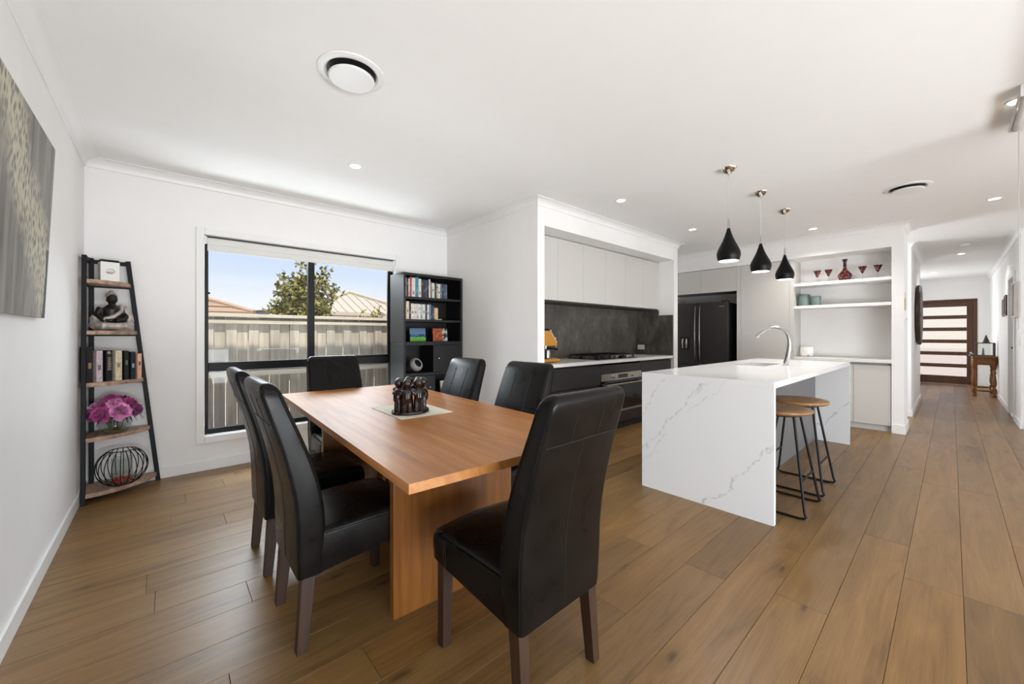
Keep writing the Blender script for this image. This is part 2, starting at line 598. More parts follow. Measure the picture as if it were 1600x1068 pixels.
# window wall with its opening
WX0, WX1, WZ0, WZ1 = 0.266, 2.076, 0.305, 2.118
g = G()
def holed(g, a0, a1, h0, h1, z0, z1, zt, fn):
    """four-sided wall with one rectangular opening as one connected mesh; fn maps (a, d, z) to xyz"""
    A = [a0, h0, h1, a1]
    Z_ = [0, z0, z1, zt]
    V = {}
    def v(i, k, d):
        if (i, k, d) not in V:
            V[(i, k, d)] = g.bm.verts.new(fn(A[i], d, Z_[k]))
        return V[(i, k, d)]
    solid = lambda i, k: 0 <= i < 3 and 0 <= k < 3 and not (i == 1 and k == 1)
    for i in range(3):
        for k in range(3):
            if not solid(i, k):
                continue
            for d in (0, 1):
                g.face([v(i, k, d), v(i + 1, k, d), v(i + 1, k + 1, d), v(i, k + 1, d)])
            for (di, dk, p, q) in ((-1, 0, (i, k), (i, k + 1)), (1, 0, (i + 1, k), (i + 1, k + 1)), (0, -1, (i, k), (i + 1, k)), (0, 1, (i, k + 1), (i + 1, k + 1))):
                if not solid(i + di, k + dk):
                    g.face([v(*p, 0), v(*q, 0), v(*q, 1), v(*p, 1)])
holed(g, XL - 0.1, XR + 0.1, WX0, WX1, WZ0, WZ1, CZ, lambda a, d, z: (a, YW + d * 0.12, z))
struct(g.build('wall_window', WALL))
g = G()
holed(g, XL - 0.4, 8.0, WX0 - 0.01, WX1 + 0.01, WZ0 - 0.01, WZ1 + 0.01, CZ + 0.05, lambda a, d, z: (a, YW + 0.121 + d * 0.02, z))
struct(g.build('wall_exterior', mat('dark_outer_cladding', S(98, 88, 80), 0.9, var=0.2, scale=20)))  # unseen dark skin added to cut light bounced onto the fence
sbox('wall_nook', WALL, XR, XK, YK, YW, 0, CZ)
# kitchen recess: bulkhead, pillar, back wall
sbox('wall_bulkhead', WALL, XK, XE, YK, 3.44, 2.336, CZ)
sbox('wall_pillar', WALL, XE0, XE, YK, 3.44, 0, 2.336)
sbox('wall_kitchen', WALL, XK, 8.2, 3.405, 3.54, 0, CZ)
# refrigerator wall
sbox('wall_over_fridge', WALL, XF, 7.30, 1.505, 3.44, 2.300, CZ)
sbox('wall_over_niche', WALL, XF, 7.13, 0.495, 1.505, 2.312, CZ)
sbox('wall_niche_back', WALL, 7.13, 7.30, 0.495, 1.505, 0, CZ)
sbox('wall_niche_end', WALL, XF, 7.30, 0.384, 0.495, 0, CZ)
sbox('wall_fridge_back', WALL, 7.50, 7.60, 1.505, 3.44, 0, CZ)
# hall
HL = 0.398
sbox('wall_hall_left', WALL, 8.306, 10.8, HL, HL + 0.1, 0, CZ)
sbox('wall_passage', WALL, 7.30, 8.306, 1.6, 1.7, 0, CZ)
sbox('wall_entry_left', WALL, 8.306, 14.7, 1.7, 1.8, 0, CZ)
DX = 14.5
DY0, DY1, DZ = -0.412, 0.80, 2.085
g = G()
holed(g, -0.7, 1.8, DY0, DY1, 0.001, DZ, CZ, lambda a, d, z: (DX + d * 0.12, a, z))
struct(g.build('wall_front', WALL))
YR = -0.60
g = G()
holed(g, 8.29, 14.6, 9.02, 9.80, 0.001, 2.06, CZ, lambda a, d, z: (a, YR - d * 0.1, z))
struct(g.build('wall_hall_right', WALL))
sbox('wall_living_end', WALL, 8.29, 8.39, -5.0, YR - 0.1, 0, CZ)
sbox('wall_study', WALL, 8.39, 11.0, -2.6, -2.5, 0, CZ)
# wall behind the camera with the wide stacking-door opening
g = G()
holed(g, XL - 0.1, 4.0, -0.43, 3.90, 0.001, 2.42, CZ, lambda a, d, z: (a, -0.50 - d * 0.1, z))
struct(g.build('wall_back', WALL))

# cornices (cove), each run one piece with mitred ends
def cornice(name, p, q, nx, ny, e0=0, e1=0, d=0.078, h=0.070):
    """cove along p->q on a wall whose room-side normal is (nx,ny); e=+1 outside corner, -1 inside corner"""
    px, py = p
    qx, qy = q
    L = math.hypot(qx - px, qy - py)
    tx, ty = (qx - px) / L, (qy - py) / L
    prof = [(0.0, -h), (0.006, -h)]
    for k in range(0, 7):
        a = PI / 2 * k / 6
        prof.append((d - 0.004 - (d - 0.014) * math.cos(a), -h + 0.008 + (h - 0.014) * math.sin(a)))
    prof += [(d, -0.005), (d, 0.0), (0.0, 0.0)]
    prof[2] = (0.010, -h + 0.004)
    rs = []
    for (bx, by, e, sg) in ((px, py, e0, -1), (qx, qy, e1, 1)):
        rs.append([(bx + nx * a + tx * sg * a * e, by + ny * a + ty * sg * a * e, CZ + z) for a, z in prof])
    o = G().rings(rs).build(name, TRIM, smooth=True, ang=30)
    return struct(o)
cornice('trim_1', (XL, -0.5), (XL, YW), 1, 0, 0, -1)
cornice('trim_2', (XL, YW), (XR, YW), 0, -1, -1, -1)
cornice('trim_3', (XR, YW), (XR, YK), -1, 0, -1, 1)
cornice('trim_4', (XR, YK), (XE, YK), 0, -1, 1, 1)
cornice('trim_5', (XE, YK), (XE, 3.44), 1, 0, 1, -1)
cornice('trim_6', (XF, 3.44), (XF, 0.384), -1, 0, -1, 1)
cornice('trim_7', (XF, 0.384), (7.30, 0.384), 0, -1, 1, 1)
cornice('trim_8', (8.306, HL + 0.1), (8.306, HL), -1, 0, 0, 1)
cornice('trim_9', (8.306, HL), (10.8, HL), 0, -1, 1, 1)
cornice('trim_10', (DX, 1.7), (DX, YR), -1, 0, -1, -1)
cornice('trim_11', (DX, YR), (8.29, YR), 0, 1, -1, 1)
cornice('trim_12', (8.29, YR), (8.29, -1.55), -1, 0, 1, 0)
# baseboards
def base(name, x0, x1, y0, y1, h=0.088):
    return struct(box(name, TRIM, None, x0, x1, y0, y1, 0, h, bev=0.003))
base('baseboard_left', XL, XL + 0.013, -0.5, YW)
base('baseboard_window', XL + 0.013, XR, YW - 0.013, YW)
base('baseboard_nook', XR - 0.013, XR, YK - 0.013, YW - 0.013)
base('baseboard_nook_end', XR, XK, YK - 0.013, YK)
base('baseboard_pillar', XE0, XE + 0.013, YK - 0.013, YK)
base('baseboard_niche_end', XF - 0.014, XF, 0.370, 0.495, 0.11)
base('baseboard_niche_side', XF, 7.30, 0.370, 0.384, 0.11)
base('baseboard_hall_end', 8.293, 8.306, HL - 0.013, HL + 0.1)
base('baseboard_hall_left', 8.306, 10.8, HL - 0.013, HL)
base('baseboard_hall_right', 9.87, DX, YR, YR + 0.013)
base('baseboard_hall_corner', 8.277, 8.95, YR, YR + 0.013)
base('baseboard_front', DX - 0.013, DX, YR + 0.013, DY0)
# window
win = struct(bpy.data.objects.new('window_1', None))
COL.objects.link(win)
win.location = (WX0, YW + 0.08, WZ0)
FY0, FY1 = YW + 0.055, YW + 0.105
def wbar(name, x0, x1, z0, z1, dy=0.0):
    box(name, BFRAME, win, x0, x1, FY0 + dy, FY1 - dy, z0, z1, bev=0.003)
wbar('frame_side', WX0 + 0.004, WX0 + 0.032, WZ0, WZ1)
wbar('frame_side', WX1 - 0.046, WX1 - 0.004, WZ0, WZ1)
wbar('frame_rail', WX0 + 0.032, WX1 - 0.046, WZ0 + 0.002, WZ0 + 0.052)
wbar('frame_rail', WX0 + 0.032, WX1 - 0.046, WZ1 - 0.045, WZ1 - 0.002)
wbar('transom', WX0 + 0.032, WX1 - 0.046, 0.880, 0.962)
wbar('mullion', 1.133, 1.196, 0.962, WZ1 - 0.045)
wbar('mullion', 1.133, 1.196, WZ0 + 0.052, 0.880)
wbar('sash_rail', 1.196, WX1 - 0.046, 0.962, 0.985, 0.008)
wbar('sash_stile', WX1 - 0.06, WX1 - 0.046, 0.985, WZ1 - 0.045, 0.008)
for (a, b, c, d) in ((WX0 + 0.032, 1.133, 0.962, WZ1 - 0.045), (1.196, WX1 - 0.06, 0.985, WZ1 - 0.045), (WX0 + 0.032, 1.133, WZ0 + 0.052, 0.880), (1.196, WX1 - 0.046, WZ0 + 0.052, 0.880)):
    box('pane', PANE, win, a, b, FY0 + 0.022, FY0 + 0.027, c, d)
g = G()
g.sphere((WX0 + 0.036, FY0 - 0.002, 1.60), 0.010)
g.build('window_catch', BFRAME, win, smooth=True)
# architrave boards around the window, sill
for k, (a, b, c, d) in enumerate(((WX0 - 0.06, WX0, WZ0 - 0.062, WZ1 + 0.06), (WX1, WX1 + 0.06, WZ0 - 0.062, WZ1 + 0.06), (WX0, WX1, WZ1, WZ1 + 0.06), (WX0, WX1, WZ0 - 0.062, WZ0))):
    struct(box('trim_%d' % (20 + k), TRIM, None, a, b, YW - 0.018, YW, c, d, bev=0.004))
struct(box('trim_24', TRIM, None, WX0 - 0.0, WX1 + 0.0, YW, YW + 0.055, WZ0 - 0.0, WZ0 + 0.006))
# roller blind rolled up in the reveal
bl = thing('roller_blind', 'off-white roller blind rolled up at the top of the dining window', 'blind', (WX0 + 0.9, YW + 0.02, 2.0))
G().cyl((WX0 + 0.02, YW + 0.030, 2.078), (WX1 - 0.02, YW + 0.030, 2.078), 0.026, n=20).build('fabric_roll', BLINDF, bl, smooth=True)
box('fabric_drop', BLINDF, bl, WX0 + 0.022, WX1 - 0.022, YW + 0.003, YW + 0.006, 1.99, 2.075)
G().cyl((WX0 + 0.022, YW + 0.004, 2.040), (WX1 - 0.022, YW + 0.004, 2.040), 0.004, n=8).build('fabric_fold', BLINDF, bl, True)
box('hem_bar', BLINDF, bl, WX0 + 0.022, WX1 - 0.022, YW - 0.001, YW + 0.010, 1.978, 2.008, bev=0.003)
for x in (WX0 + 0.001, WX1 - 0.019):
    box('bracket', WHT, bl, x, x + 0.018, YW + 0.004, YW + 0.054, 2.045, 2.112, bev=0.002)

# front door of the house
fd = struct(bpy.data.objects.new('door_1', None))
COL.objects.link(fd)
fd.location = (DX, 0.2, 0)
def fbox(name, m, y0, y1, z0, z1, x0=DX + 0.02, x1=DX + 0.065, bev=0.003):
    return box(name, m, fd, x0, x1, y0, y1, z0, z1, bev=bev)
fbox('frame', DOORW, DY0 + 0.001, DY0 + 0.045, 0.002, DZ, DX - 0.01, DX + 0.1)
fbox('frame', DOORW, DY1 - 0.045, DY1 - 0.001, 0.002, DZ, DX - 0.01, DX + 0.1)
fbox('frame_head', DOORW, DY0 + 0.045, DY1 - 0.045, DZ - 0.045, DZ - 0.001, DX - 0.01, DX + 0.1)
fbox('stile', DOORW, DY0 + 0.047, -0.245, 0.006, DZ - 0.047)
fbox('stile', DOORW, DY1 - 0.13, DY1 - 0.047, 0.006, DZ - 0.047)
zs = [0.006]
p0, ph, gap = 0.20, 0.212, 0.087
rails = []
zc = 0.006
for k in range(6):
    z0 = p0 + k * (ph + gap)
    rails.append((zc, z0))
    zc = z0 + ph
rails.append((zc, DZ - 0.047))
FROST = glass('frosted_door_glass', (0.97, 0.95, 0.92), 0.05, 0.3)
for a, b in rails:
    fbox('rail', DOORW, -0.245, DY1 - 0.13, a, b)
for k in range(6):
    z0 = p0 + k * (ph + gap)
    fbox('pane', FROST, -0.245, DY1 - 0.13, z0, z0 + ph, DX + 0.035, DX + 0.045, 0)
# door in the hall's right wall
hd = struct(bpy.data.objects.new('door_2', None))
COL.objects.link(hd)
hd.location = (9.4, YR - 0.07, 0)
box('leaf', TRIM, hd, 9.06, 9.76, YR - 0.095, YR - 0.06, 0.006, 2.03, bev=0.002)
G().cyl((9.68, YR - 0.06, 1.02), (9.68, YR - 0.005, 1.02), 0.012).cyl((9.68, YR - 0.012, 1.02), (9.55, YR - 0.012, 1.02), 0.009).build('handle', BLK, hd, smooth=True)
for k, (a, b, c, d) in enumerate(((8.95, 9.02, 0, 2.13), (9.80, 9.87, 0, 2.13), (9.02, 9.80, 2.06, 2.13))):
    struct(box('trim_%d' % (30 + k), TRIM, None, a, b, YR, YR + 0.018, c, d, bev=0.004))

# ================================================================ DINING TABLE
TT = 0.775
tb = thing('dining_table', 'long honey-coloured solid timber dining table with slab legs', 'table', (0.542, 1.0715, 0), -0.0482)
TW_, TL_ = 0.968, 2.267
nb = 8
for k in range(nb):
    a = TW_ * k / nb
    G().box(a + 0.0001, a + TW_ / nb - 0.0001, 0, TL_, TT - 0.031, TT).build('top_board', TABW, tb, w=False)
for b in (0.5175, 1.708):
    G().box(0.162, 0.806, b, b + 0.042, 0.0, TT - 0.031).build('slab_leg', TABLEG, tb, w=False, bev=0.003)
G().box(0.46, 0.51, 0.56, 1.708, 0.30, 0.42).build('stretcher', TABLEG, tb, w=False, bev=0.003)

# ================================================================ CHAIRS
def interp(tab, z):
    for (z0, v0), (z1, v1) in zip(tab, tab[1:]):
        if z <= z1:
            t = (z - z0) / (z1 - z0)
            t = max(0, min(1, t))
            return v0 + (v1 - v0) * t
    return tab[-1][1]
REAR = [(0.285, 0.004), (0.40, 0.000), (0.50, -0.002), (0.60, -0.012), (0.70, -0.031), (0.80, -0.056), (0.90, -0.087), (0.98, -0.112), (1.04, -0.128)]
FRNT = [(0.285, 0.095), (0.45, 0.104), (0.55, 0.098), (0.65, 0.080), (0.75, 0.050), (0.85, 0.012), (0.95, -0.028), (1.04, -0.060)]
HALF = [(0.285, 0.203), (0.45, 0.210), (0.60, 0.209), (0.80, 0.204), (0.95, 0.199), (1.04, 0.195)]
def rrect(x0, x1, y0, y1, r, z, n=5):
    out = []
    for cx, cy, a0 in ((x1 - r, y0 + r, -90), (x1 - r, y1 - r, 0), (x0 + r, y1 - r, 90), (x0 + r, y0 + r, 180)):
        for k in range(n):
            a = rad(a0 + 90 * k / (n - 1))
            out.append((cx + r * math.cos(a), cy + r * math.sin(a), z))
    return out
def make_chair(label):
    SEAM = mat('seam_thread', S(28, 25, 23), 0.5, Specular_IOR_Level=0.3)
    t = thing('dining_chair', label, 'chair', group='leather dining chairs round the table')
    g = G()
    rs = []
    zs_ = [0.285, 0.30, 0.36, 0.42, 0.48, 0.54, 0.60, 0.66, 0.72, 0.78, 0.84, 0.90, 0.95, 0.985, 0.998, 1.008, 1.016, 1.023, 1.029, 1.034, 1.0375, 1.0398, 1.041]
    for z in zs_:
        yr, yf, h = interp(REAR, z), interp(FRNT, z), interp(HALF, z)
        if z > 0.985:
            q = (z - 0.985) / 0.0562
            s_ = max(0.0, 1 - q ** 2.5) ** 0.4
            ym = (yr + yf) / 2
            hw = (yf - yr) / 2 * (0.10 + 0.90 * s_)
            yr, yf = ym - hw, ym + hw
            h = h - 0.034 * (1 - s_)
        rs.append(rrect(-h, h, yr, yf, min(0.016, (yf - yr) * 0.45), z))
    g.rings(rs)
    g.build('backrest', LEA, t, True, w=False, ang=50)
    # seat: skirted cushion
    g = G()
    rs = []
    for i, (y, dz, hw) in enumerate(((0.085, 0.0, 0.206), (0.16, 0.004, 0.208), (0.26, 0.008, 0.211), (0.36, 0.009, 0.214), (0.44, 0.005, 0.216), (0.482, -0.004, 0.216), (0.497, -0.016, 0.213), (0.503, -0.032, 0.206))):
        zb = 0.288 + (y - 0.085) / 0.42 * 0.05
        zt = 0.470 + dz
        rr = 0.026
        if i == 7:
            zb += 0.004
        P_ = [(-hw + 0.004, y, zb), (-hw, y, zb + 0.05), (-hw, y, zt - rr - 0.012)]
        for k in range(1, 5):
            a = rad(180 - 90 * k / 4)
            P_.append((-hw + rr + rr * math.cos(a), y, zt - rr - 0.012 + rr * math.sin(a)))
        P_ += [(-hw * 0.45, y, zt - 0.003), (0, y, zt), (hw * 0.45, y, zt - 0.003)]
        for k in range(0, 4):
            a = rad(90 - 90 * k / 4)
            P_.append((hw - rr + rr * math.cos(a), y, zt - rr - 0.012 + rr * math.sin(a)))
        P_ += [(hw, y, zt - rr - 0.012), (hw, y, zb + 0.05), (hw - 0.004, y, zb)]
        rs.append(P_)
    g.rings(rs)
    g.build('seat', LEA, t, True, w=False, ang=50)
    # piping along the edges of the side panels, and the sewn seams
    for s_ in (-1, 1):
        for tab, dy in ((REAR, 0.010), (FRNT, -0.012)):
            pts = [(s_ * (interp(HALF, z) + 0.0004), interp(tab, z) + dy, z) for z in [0.292 + (1.000 - 0.292) * k / 16 for k in range(17)]]
            if tab is FRNT:
                pts = [p for p in pts if p[2] > 0.45]
            G().tube(pts, 0.0032, 6).build('piping', LEA, t, True, w=False)
        G().tube([(s_ * 0.211, 0.10, 0.437), (s_ * 0.2145, 0.25, 0.440), (s_ * 0.2175, 0.40, 0.440), (s_ * 0.218, 0.47, 0.436)], 0.0028, 6).build('piping', LEA, t, True, w=False)
        # twin seams down the front of the back
        pts = [(s_ * 0.075, interp(FRNT, z) + 0.0010, z) for z in [0.47 + 0.50 * k / 12 for k in range(13)]]
        G().tube(pts, 0.0017, 5).build('seam', SEAM, t, True, w=False)
        # short seams of the top yoke at the rear
        pts = [(s_ * 0.070, interp(REAR, z) - 0.0002, z) for z in (0.885, 0.915, 0.945, 0.975)]
        G().tube(pts, 0.0017, 5).build('seam', SEAM, t, True, w=False)
        # double stitch on the side of the seat
        for d in (0.0, 0.012):
            G().tube([(s_ * (0.2162), 0.405 + d, 0.338), (s_ * 0.2166, 0.405 + d, 0.432)], 0.0016, 5).build('seam', SEAM, t, True, w=False)
    G().tube([(x, interp(REAR, 0.882) - 0.0006, 0.882) for x in (-0.19, -0.1, 0, 0.1, 0.19)], 0.0028, 6).build('seam', SEAM, t, True, w=False)
    G().tube([(0, interp(REAR, z) - 0.0002, z) for z in [0.30 + 0.58 * k / 10 for k in range(11)]], 0.0017, 5).build('seam', SEAM, t, True, w=False)
    for s_ in (-1, 1):
        G().bar((s_ * 0.178, 0.044, 0.315), (s_ * 0.184, 0.018, 0.0), 0.050, 0.046, (1, 0, 0), 0.78).build('leg', CHLEG, t, w=False, bev=0.002)
        G().bar((s_ * 0.182, 0.455, 0.345), (s_ * 0.186, 0.458, 0.0), 0.046, 0.046, (1, 0, 0), 0.82).build('leg', CHLEG, t, w=False, bev=0.002)
    return t
ch = make_chair('black leather dining chair nearest the camera, its back turned to us at the table end')
ch.location = (1.020, 0.876, 0)
ch.rotation_euler = (0, 0, 0.020)
for loc, rz, lab in (((0.373, 1.845, 0), -PI / 2, 'black leather dining chair seen side-on, front one of two left of the table'),
                     ((0.373, 2.493, 0), -PI / 2, 'black leather dining chair on the left of the table, behind the other by the window'),
                     ((1.063, 3.400, 0), PI - 0.04, 'black leather dining chair at the far table end, backed by the window'),
                     ((1.650, 2.465, 0), PI / 2, 'black leather dining chair on the far right of the table, next to the bookcase'),
                     ((1.688, 1.825, 0), PI / 2, 'black leather dining chair on the right of the table, before the coffee machine and benchtop')):
    copy_of(ch, loc, rz, lab)

# ================================================================ TABLE CENTREPIECE
MATC = mat('woven_placemat', S(226, 222, 204), 0.8, var=0.08, scale=60, bump=0.15, bscale=500)
pm = G().box(-0.157, 0.157, -0.215, 0.215, 0, 0.003).build('placemat', MATC, None, bev=0.001)
pm.location = (1.085, 2.115, TT + 0.0005)
pm.rotation_euler = (0, 0, -0.03)
tag(pm, 'cream woven rectangular placemat under the carved figures on the table', 'placemat')
CARV = wood('dark_carved_wood', S(15, 9, 8), S(44, 25, 19), 2, 0.24, 14, 3, 0.1, 0.6, 0.4)
sc_loc = Vector((1.045, 2.045, TT + 0.0038))
st = thing('carved_sculpture', 'dark carved wooden sculpture of a ring of embracing figures on the table', 'sculpture', sc_loc, 0.25)
G().lathe([(0.0, 0), (0.108, 0), (0.112, 0.006), (0.109, 0.016), (0.0, 0.017)], n=36, sy_=0.86).build('plinth', CARV, st, True, w=False)
NF = 7
for k in range(NF):
    a = 2 * PI * k / NF + 0.2
    ca, sa = math.cos(a), math.sin(a)
    rr = 0.075
    P = lambda r, tg, z: ((r * ca - tg * sa), (r * sa + tg * ca) * 0.86, z)
    g = G()
    for s_ in (-1, 1):
        g.tube([P(rr + 0.004, s_ * 0.018, 0.012), P(rr + 0.003, s_ * 0.016, 0.045), P(rr, s_ * 0.011, 0.082)], [0.0150, 0.0155, 0.016], 10)
        g.tube([P(rr, s_ * 0.016, 0.128), P(rr + 0.006, s_ * 0.036, 0.136 - 0.010 * (s_ > 0)), P(rr + 0.003, s_ * 0.056, 0.131 - 0.022 * (s_ > 0))], [0.0145, 0.0125, 0.0115], 10)
    g.tube([P(rr + 0.002, 0, 0.070), P(rr + 0.005, 0, 0.090), P(rr + 0.001, 0, 0.118), P(rr - 0.002, 0, 0.138)], [0.024, 0.025, 0.026, 0.017], 12)
    g.tube([P(rr - 0.002, 0, 0.132), P(rr - 0.002, 0, 0.152)], [0.010, 0.009], 10)
    g.sphere(P(rr - 0.002, 0, 0.171), 0.0250, 0.0250, 0.0265)
    g.build('figure', CARV, st, w=False, remesh=0.0030)

# ================================================================ LEFT WALL CANVAS
def art_canvas():
    t = NT('abstract_grey_canvas')
    b = t.b
    tcn = t.n('TexCoord')
    s_ = t.n('SeparateXYZ')
    t.l(tcn.outputs['Object'], s_.inputs[0])
    Y_, Z_ = s_.outputs['Y'], s_.outputs['Z']
    # long soft sweeping strokes leaning to the right
    mp = t.n('Mapping')
    mp.inputs['Rotation'].default_value = (rad(-18), 0, 0)
    mp.inputs['Scale'].default_value = (1, 7.0, 0.8)
    t.l(tcn.outputs['Object'], mp.inputs[0])
    n = t.n('TexNoise', i_Scale=1.7, i_Detail=4.0, i_Distortion=0.8)
    t.l(mp.outputs[0], n.inputs['Vector'])
    sweep = t.ramp(n.outputs[0], [(0.28, S(88, 82, 77)), (0.45, S(118, 112, 106)), (0.6, S(140, 136, 130)), (0.75, S(110, 105, 100))])
    # cream mottling broken by grey flecks
    nb_ = t.n('TexNoise', i_Scale=3.2, i_Detail=4.0, i_Roughness=0.6)
    t.l(tcn.outputs['Object'], nb_.inputs['Vector'])
    mp2 = t.n('Mapping')
    mp2.inputs['Rotation'].default_value = (rad(-14), 0, 0)
    mp2.inputs['Scale'].default_value = (1, 1.9, 0.8)
    t.l(tcn.outputs['Object'], mp2.inputs[0])
    vo = t.n('TexVoronoi', i_Scale=30.0)
    t.l(t.mix(0.03, mp2.outputs[0], nb_.outputs['Color']), vo.inputs['Vector'])
    spots = t.ramp(vo.outputs['Distance'], [(0.26, S(98, 95, 92)), (0.42, S(168, 163, 146)), (0.60, S(196, 190, 166))])
    # band: upper left to lower right, y local -1.45..0, z local 0..0.835
    d = t.math('ADD', t.math('MULTIPLY', Z_, 0.72), t.math('MULTIPLY', Y_, 0.62))
    d = t.math('ADD', d, t.math('MULTIPLY_ADD', nb_.outputs[0], 0.42, -0.21))
    d = t.math('ABSOLUTE', t.math('SUBTRACT', d, 0.085))
    m = t.ramp(d, [(0.05, (0.95,) * 3), (0.19, (0, 0, 0))])
    c = t.mix(m, sweep, spots)
    # upright black brush stroke along the lower right edge
    e = t.math('MULTIPLY', t.math('GREATER_THAN', t.math('ADD', Y_, t.math('MULTIPLY_ADD', nb_.outputs[0], 0.10, -0.05)), -0.055), t.math('LESS_THAN', Z_, 0.33))
    c = t.mix(e, c, S(26, 25, 24))
    t.l(c, b.inputs['Base Color'])
    b.inputs['Roughness'].default_value = 0.5
    return t.m
ART = art_canvas()
ca_ = thing('wall_canvas', 'large grey abstract canvas with mottled cream band on the left wall', 'artwork', (-0.440, 2.95, 1.30))
ca_.rotation_euler = (0, rad(2.4), 0)
G().box(-0.022, 0.0, -1.45, 0.0, 0.0, 0.835).build('canvas', ART, ca_, w=False, bev=0.002)
G().box(-0.0235, -0.0225, -1.40, -0.05, 0.03, 0.80).build('stretcher_frame', RUST, ca_, w=False)

# ================================================================ CORNER LADDER SHELF
ls = thing('corner_shelf', 'five-tier corner ladder shelf with black frame and rustic boards', 'shelf', (-0.40, 4.40, 0))
CXs, CYs = -0.447, 4.440
yl = lambda z: 4.118 + 0.073 * z / 1.81
xr = lambda z: -0.042 - 0.181 * z / 1.81
G().bar((-0.438, yl(0), 0), (-0.438, yl(1.80), 1.80), 0.026, 0.026, (1, 0, 0)).build('post', BLK, ls, bev=0.002)
G().bar((xr(0), 4.428, 0), (xr(1.81), 4.428, 1.81), 0.030, 0.026, (0, 1, 0)).build('post', BLK, ls, bev=0.002)
G().bar((-0.425, 4.425, 0), (-0.425, 4.425, 1.81), 0.055, 0.026, (1, 0, 0)).build('post', BLK, ls, bev=0.002)
G().bar((-0.438, yl(1.78), 1.785), (-0.438, 4.43, 1.785), 0.022, 0.030).build('top_rail', BLK, ls, bev=0.002)
G().bar((-0.43, 4.428, 1.785), (xr(1.785), 4.428, 1.785), 0.022, 0.030).build('top_rail', BLK, ls, bev=0.002)
SHZ = (1.628, 1.250, 0.868, 0.470, 0.073)
for z in SHZ:
    r1 = CYs - yl(z) + 0.004
    r2 = xr(z) - CXs
    poly = [(CXs, CYs)]
    for k in range(0, 17):
        a = rad(90 * k / 16)
        s_ = 0.93 + 0.07 * abs(math.cos(2 * a))
        poly.append((CXs + r2 * math.sin(a) * s_, CYs - r1 * math.cos(a) * s_))
    G().prism(poly, 2, z - 0.030, z).build('shelf_board', RUST, ls, bev=0.002)
    G().bar((-0.438, yl(z - 0.04), z - 0.036), (-0.438, 4.43, z - 0.036), 0.012, 0.012).build('shelf_rail', BLK, ls)
    G().bar((-0.43, 4.430, z - 0.036), (xr(z - 0.04), 4.430, z - 0.036), 0.012, 0.012).build('shelf_rail', BLK, ls)
# tealight box
tbx = thing('tealight_box', 'small white box with round window and black lid on the top tier', 'ornament', (-0.322, 4.305, SHZ[0]), 0.25)
g = G()
N_ = 32
outer, inner = [], []
for k in range(N_):
    a = 2 * PI * k / N_
    c_, s_ = math.cos(a), math.sin(a)
    m_ = max(abs(c_), abs(s_))
    outer.append((0.052 * c_ / m_, -0.045, 0.072 + 0.072 * s_ / m_))
    inner.append((0.026 * c_, -0.045, 0.074 + 0.021 * s_))
g.rings([[(x, 0.045, z) for x, y, z in outer], outer, inner, [(x, -0.020, z) for x, y, z in inner]])
g.build('box_body', WCER, tbx, w=False)
G().box(-0.050, 0.050, -0.043, 0.043, 0.145, 0.162).build('lid', BLK, tbx, w=False, bev=0.003)
G().lathe([(0, 0), (0.018, 0), (0.018, 0.014), (0, 0.014)], (0, -0.03, 0.054), 14).build('tealight', mat('tealight_wax', S(190, 170, 160), 0.5), tbx, True, w=False)
# seated buddha
BUD = mat('dark_bronze_skin', S(30, 27, 25), 0.35, 0.3, var=0.2, scale=20)
SIL = mat('antique_silver_robe', S(178, 170, 162), 0.38, 0.5, var=0.35, scale=35, bump=0.25, bscale=160)
bd = thing('seated_statue', 'seated meditating monk statue, black body with silver robe, on second tier', 'statue', (-0.305, 4.295, SHZ[1] + 0.001), 0.30)
bd.scale = (1.02, 1.0, 1.06)
g = G()
g.tube([(0, 0.005, 0.055), (0, 0.0, 0.10), (0, 0, 0.150), (0, 0.002, 0.185)], [0.054, 0.052, 0.062, 0.026], 16)
g.tube([(0, 0.0, 0.165), (0, -0.002, 0.20)], [0.021, 0.020], 10)
g.sphere((0, -0.006, 0.230), 0.031, 0.034, 0.042)
g.sphere((0, -0.036, 0.224), 0.006, 0.006, 0.009)
for s_ in (-1, 1):
    g.sphere((s_ * 0.028, 0.0, 0.222), 0.005, 0.008, 0.016)
    g.tube([(s_ * 0.056, 0.0, 0.160), (s_ * 0.080, -0.006, 0.108), (s_ * 0.055, -0.045, 0.078), (s_ * 0.008, -0.066, 0.070)], [0.026, 0.025, 0.019, 0.015], 10)
g.build('body', BUD, bd, w=False, remesh=0.0042)
g = G()
g.sphere((0, 0.002, 0.038), 0.084, 0.058, 0.038)
for s_ in (-1, 1):
    g.tube([(s_ * 0.035, 0.0, 0.046), (s_ * 0.092, -0.026, 0.038), (s_ * 0.060, -0.066, 0.032), (-s_ * 0.035, -0.068, 0.032)], [0.040, 0.036, 0.028, 0.022], 12)
g.tube([(0.058, 0.004, 0.172), (0.088, 0.0, 0.120), (0.088, -0.012, 0.065)], [0.027, 0.030, 0.036], 10)
g.tube([(-0.070, 0.010, 0.118), (-0.090, 0.0, 0.085), (-0.080, -0.012, 0.05)], [0.022, 0.030, 0.036], 10)
g.tube([(0.050, 0.0, 0.182), (0.040, -0.052, 0.140), (0.0, -0.058, 0.100), (-0.055, -0.045, 0.075)], [0.016, 0.014, 0.015, 0.02], 10)
g.build('robe', SIL, bd, w=False, remesh=0.0042)
g = G()
g.sphere((0, 0.006, 0.250), 0.0345, 0.036, 0.030)
g.sphere((0, 0.006, 0.280), 0.016, 0.016, 0.013)
g.build('hair', SIL, bd, w=False, remesh=0.0035)

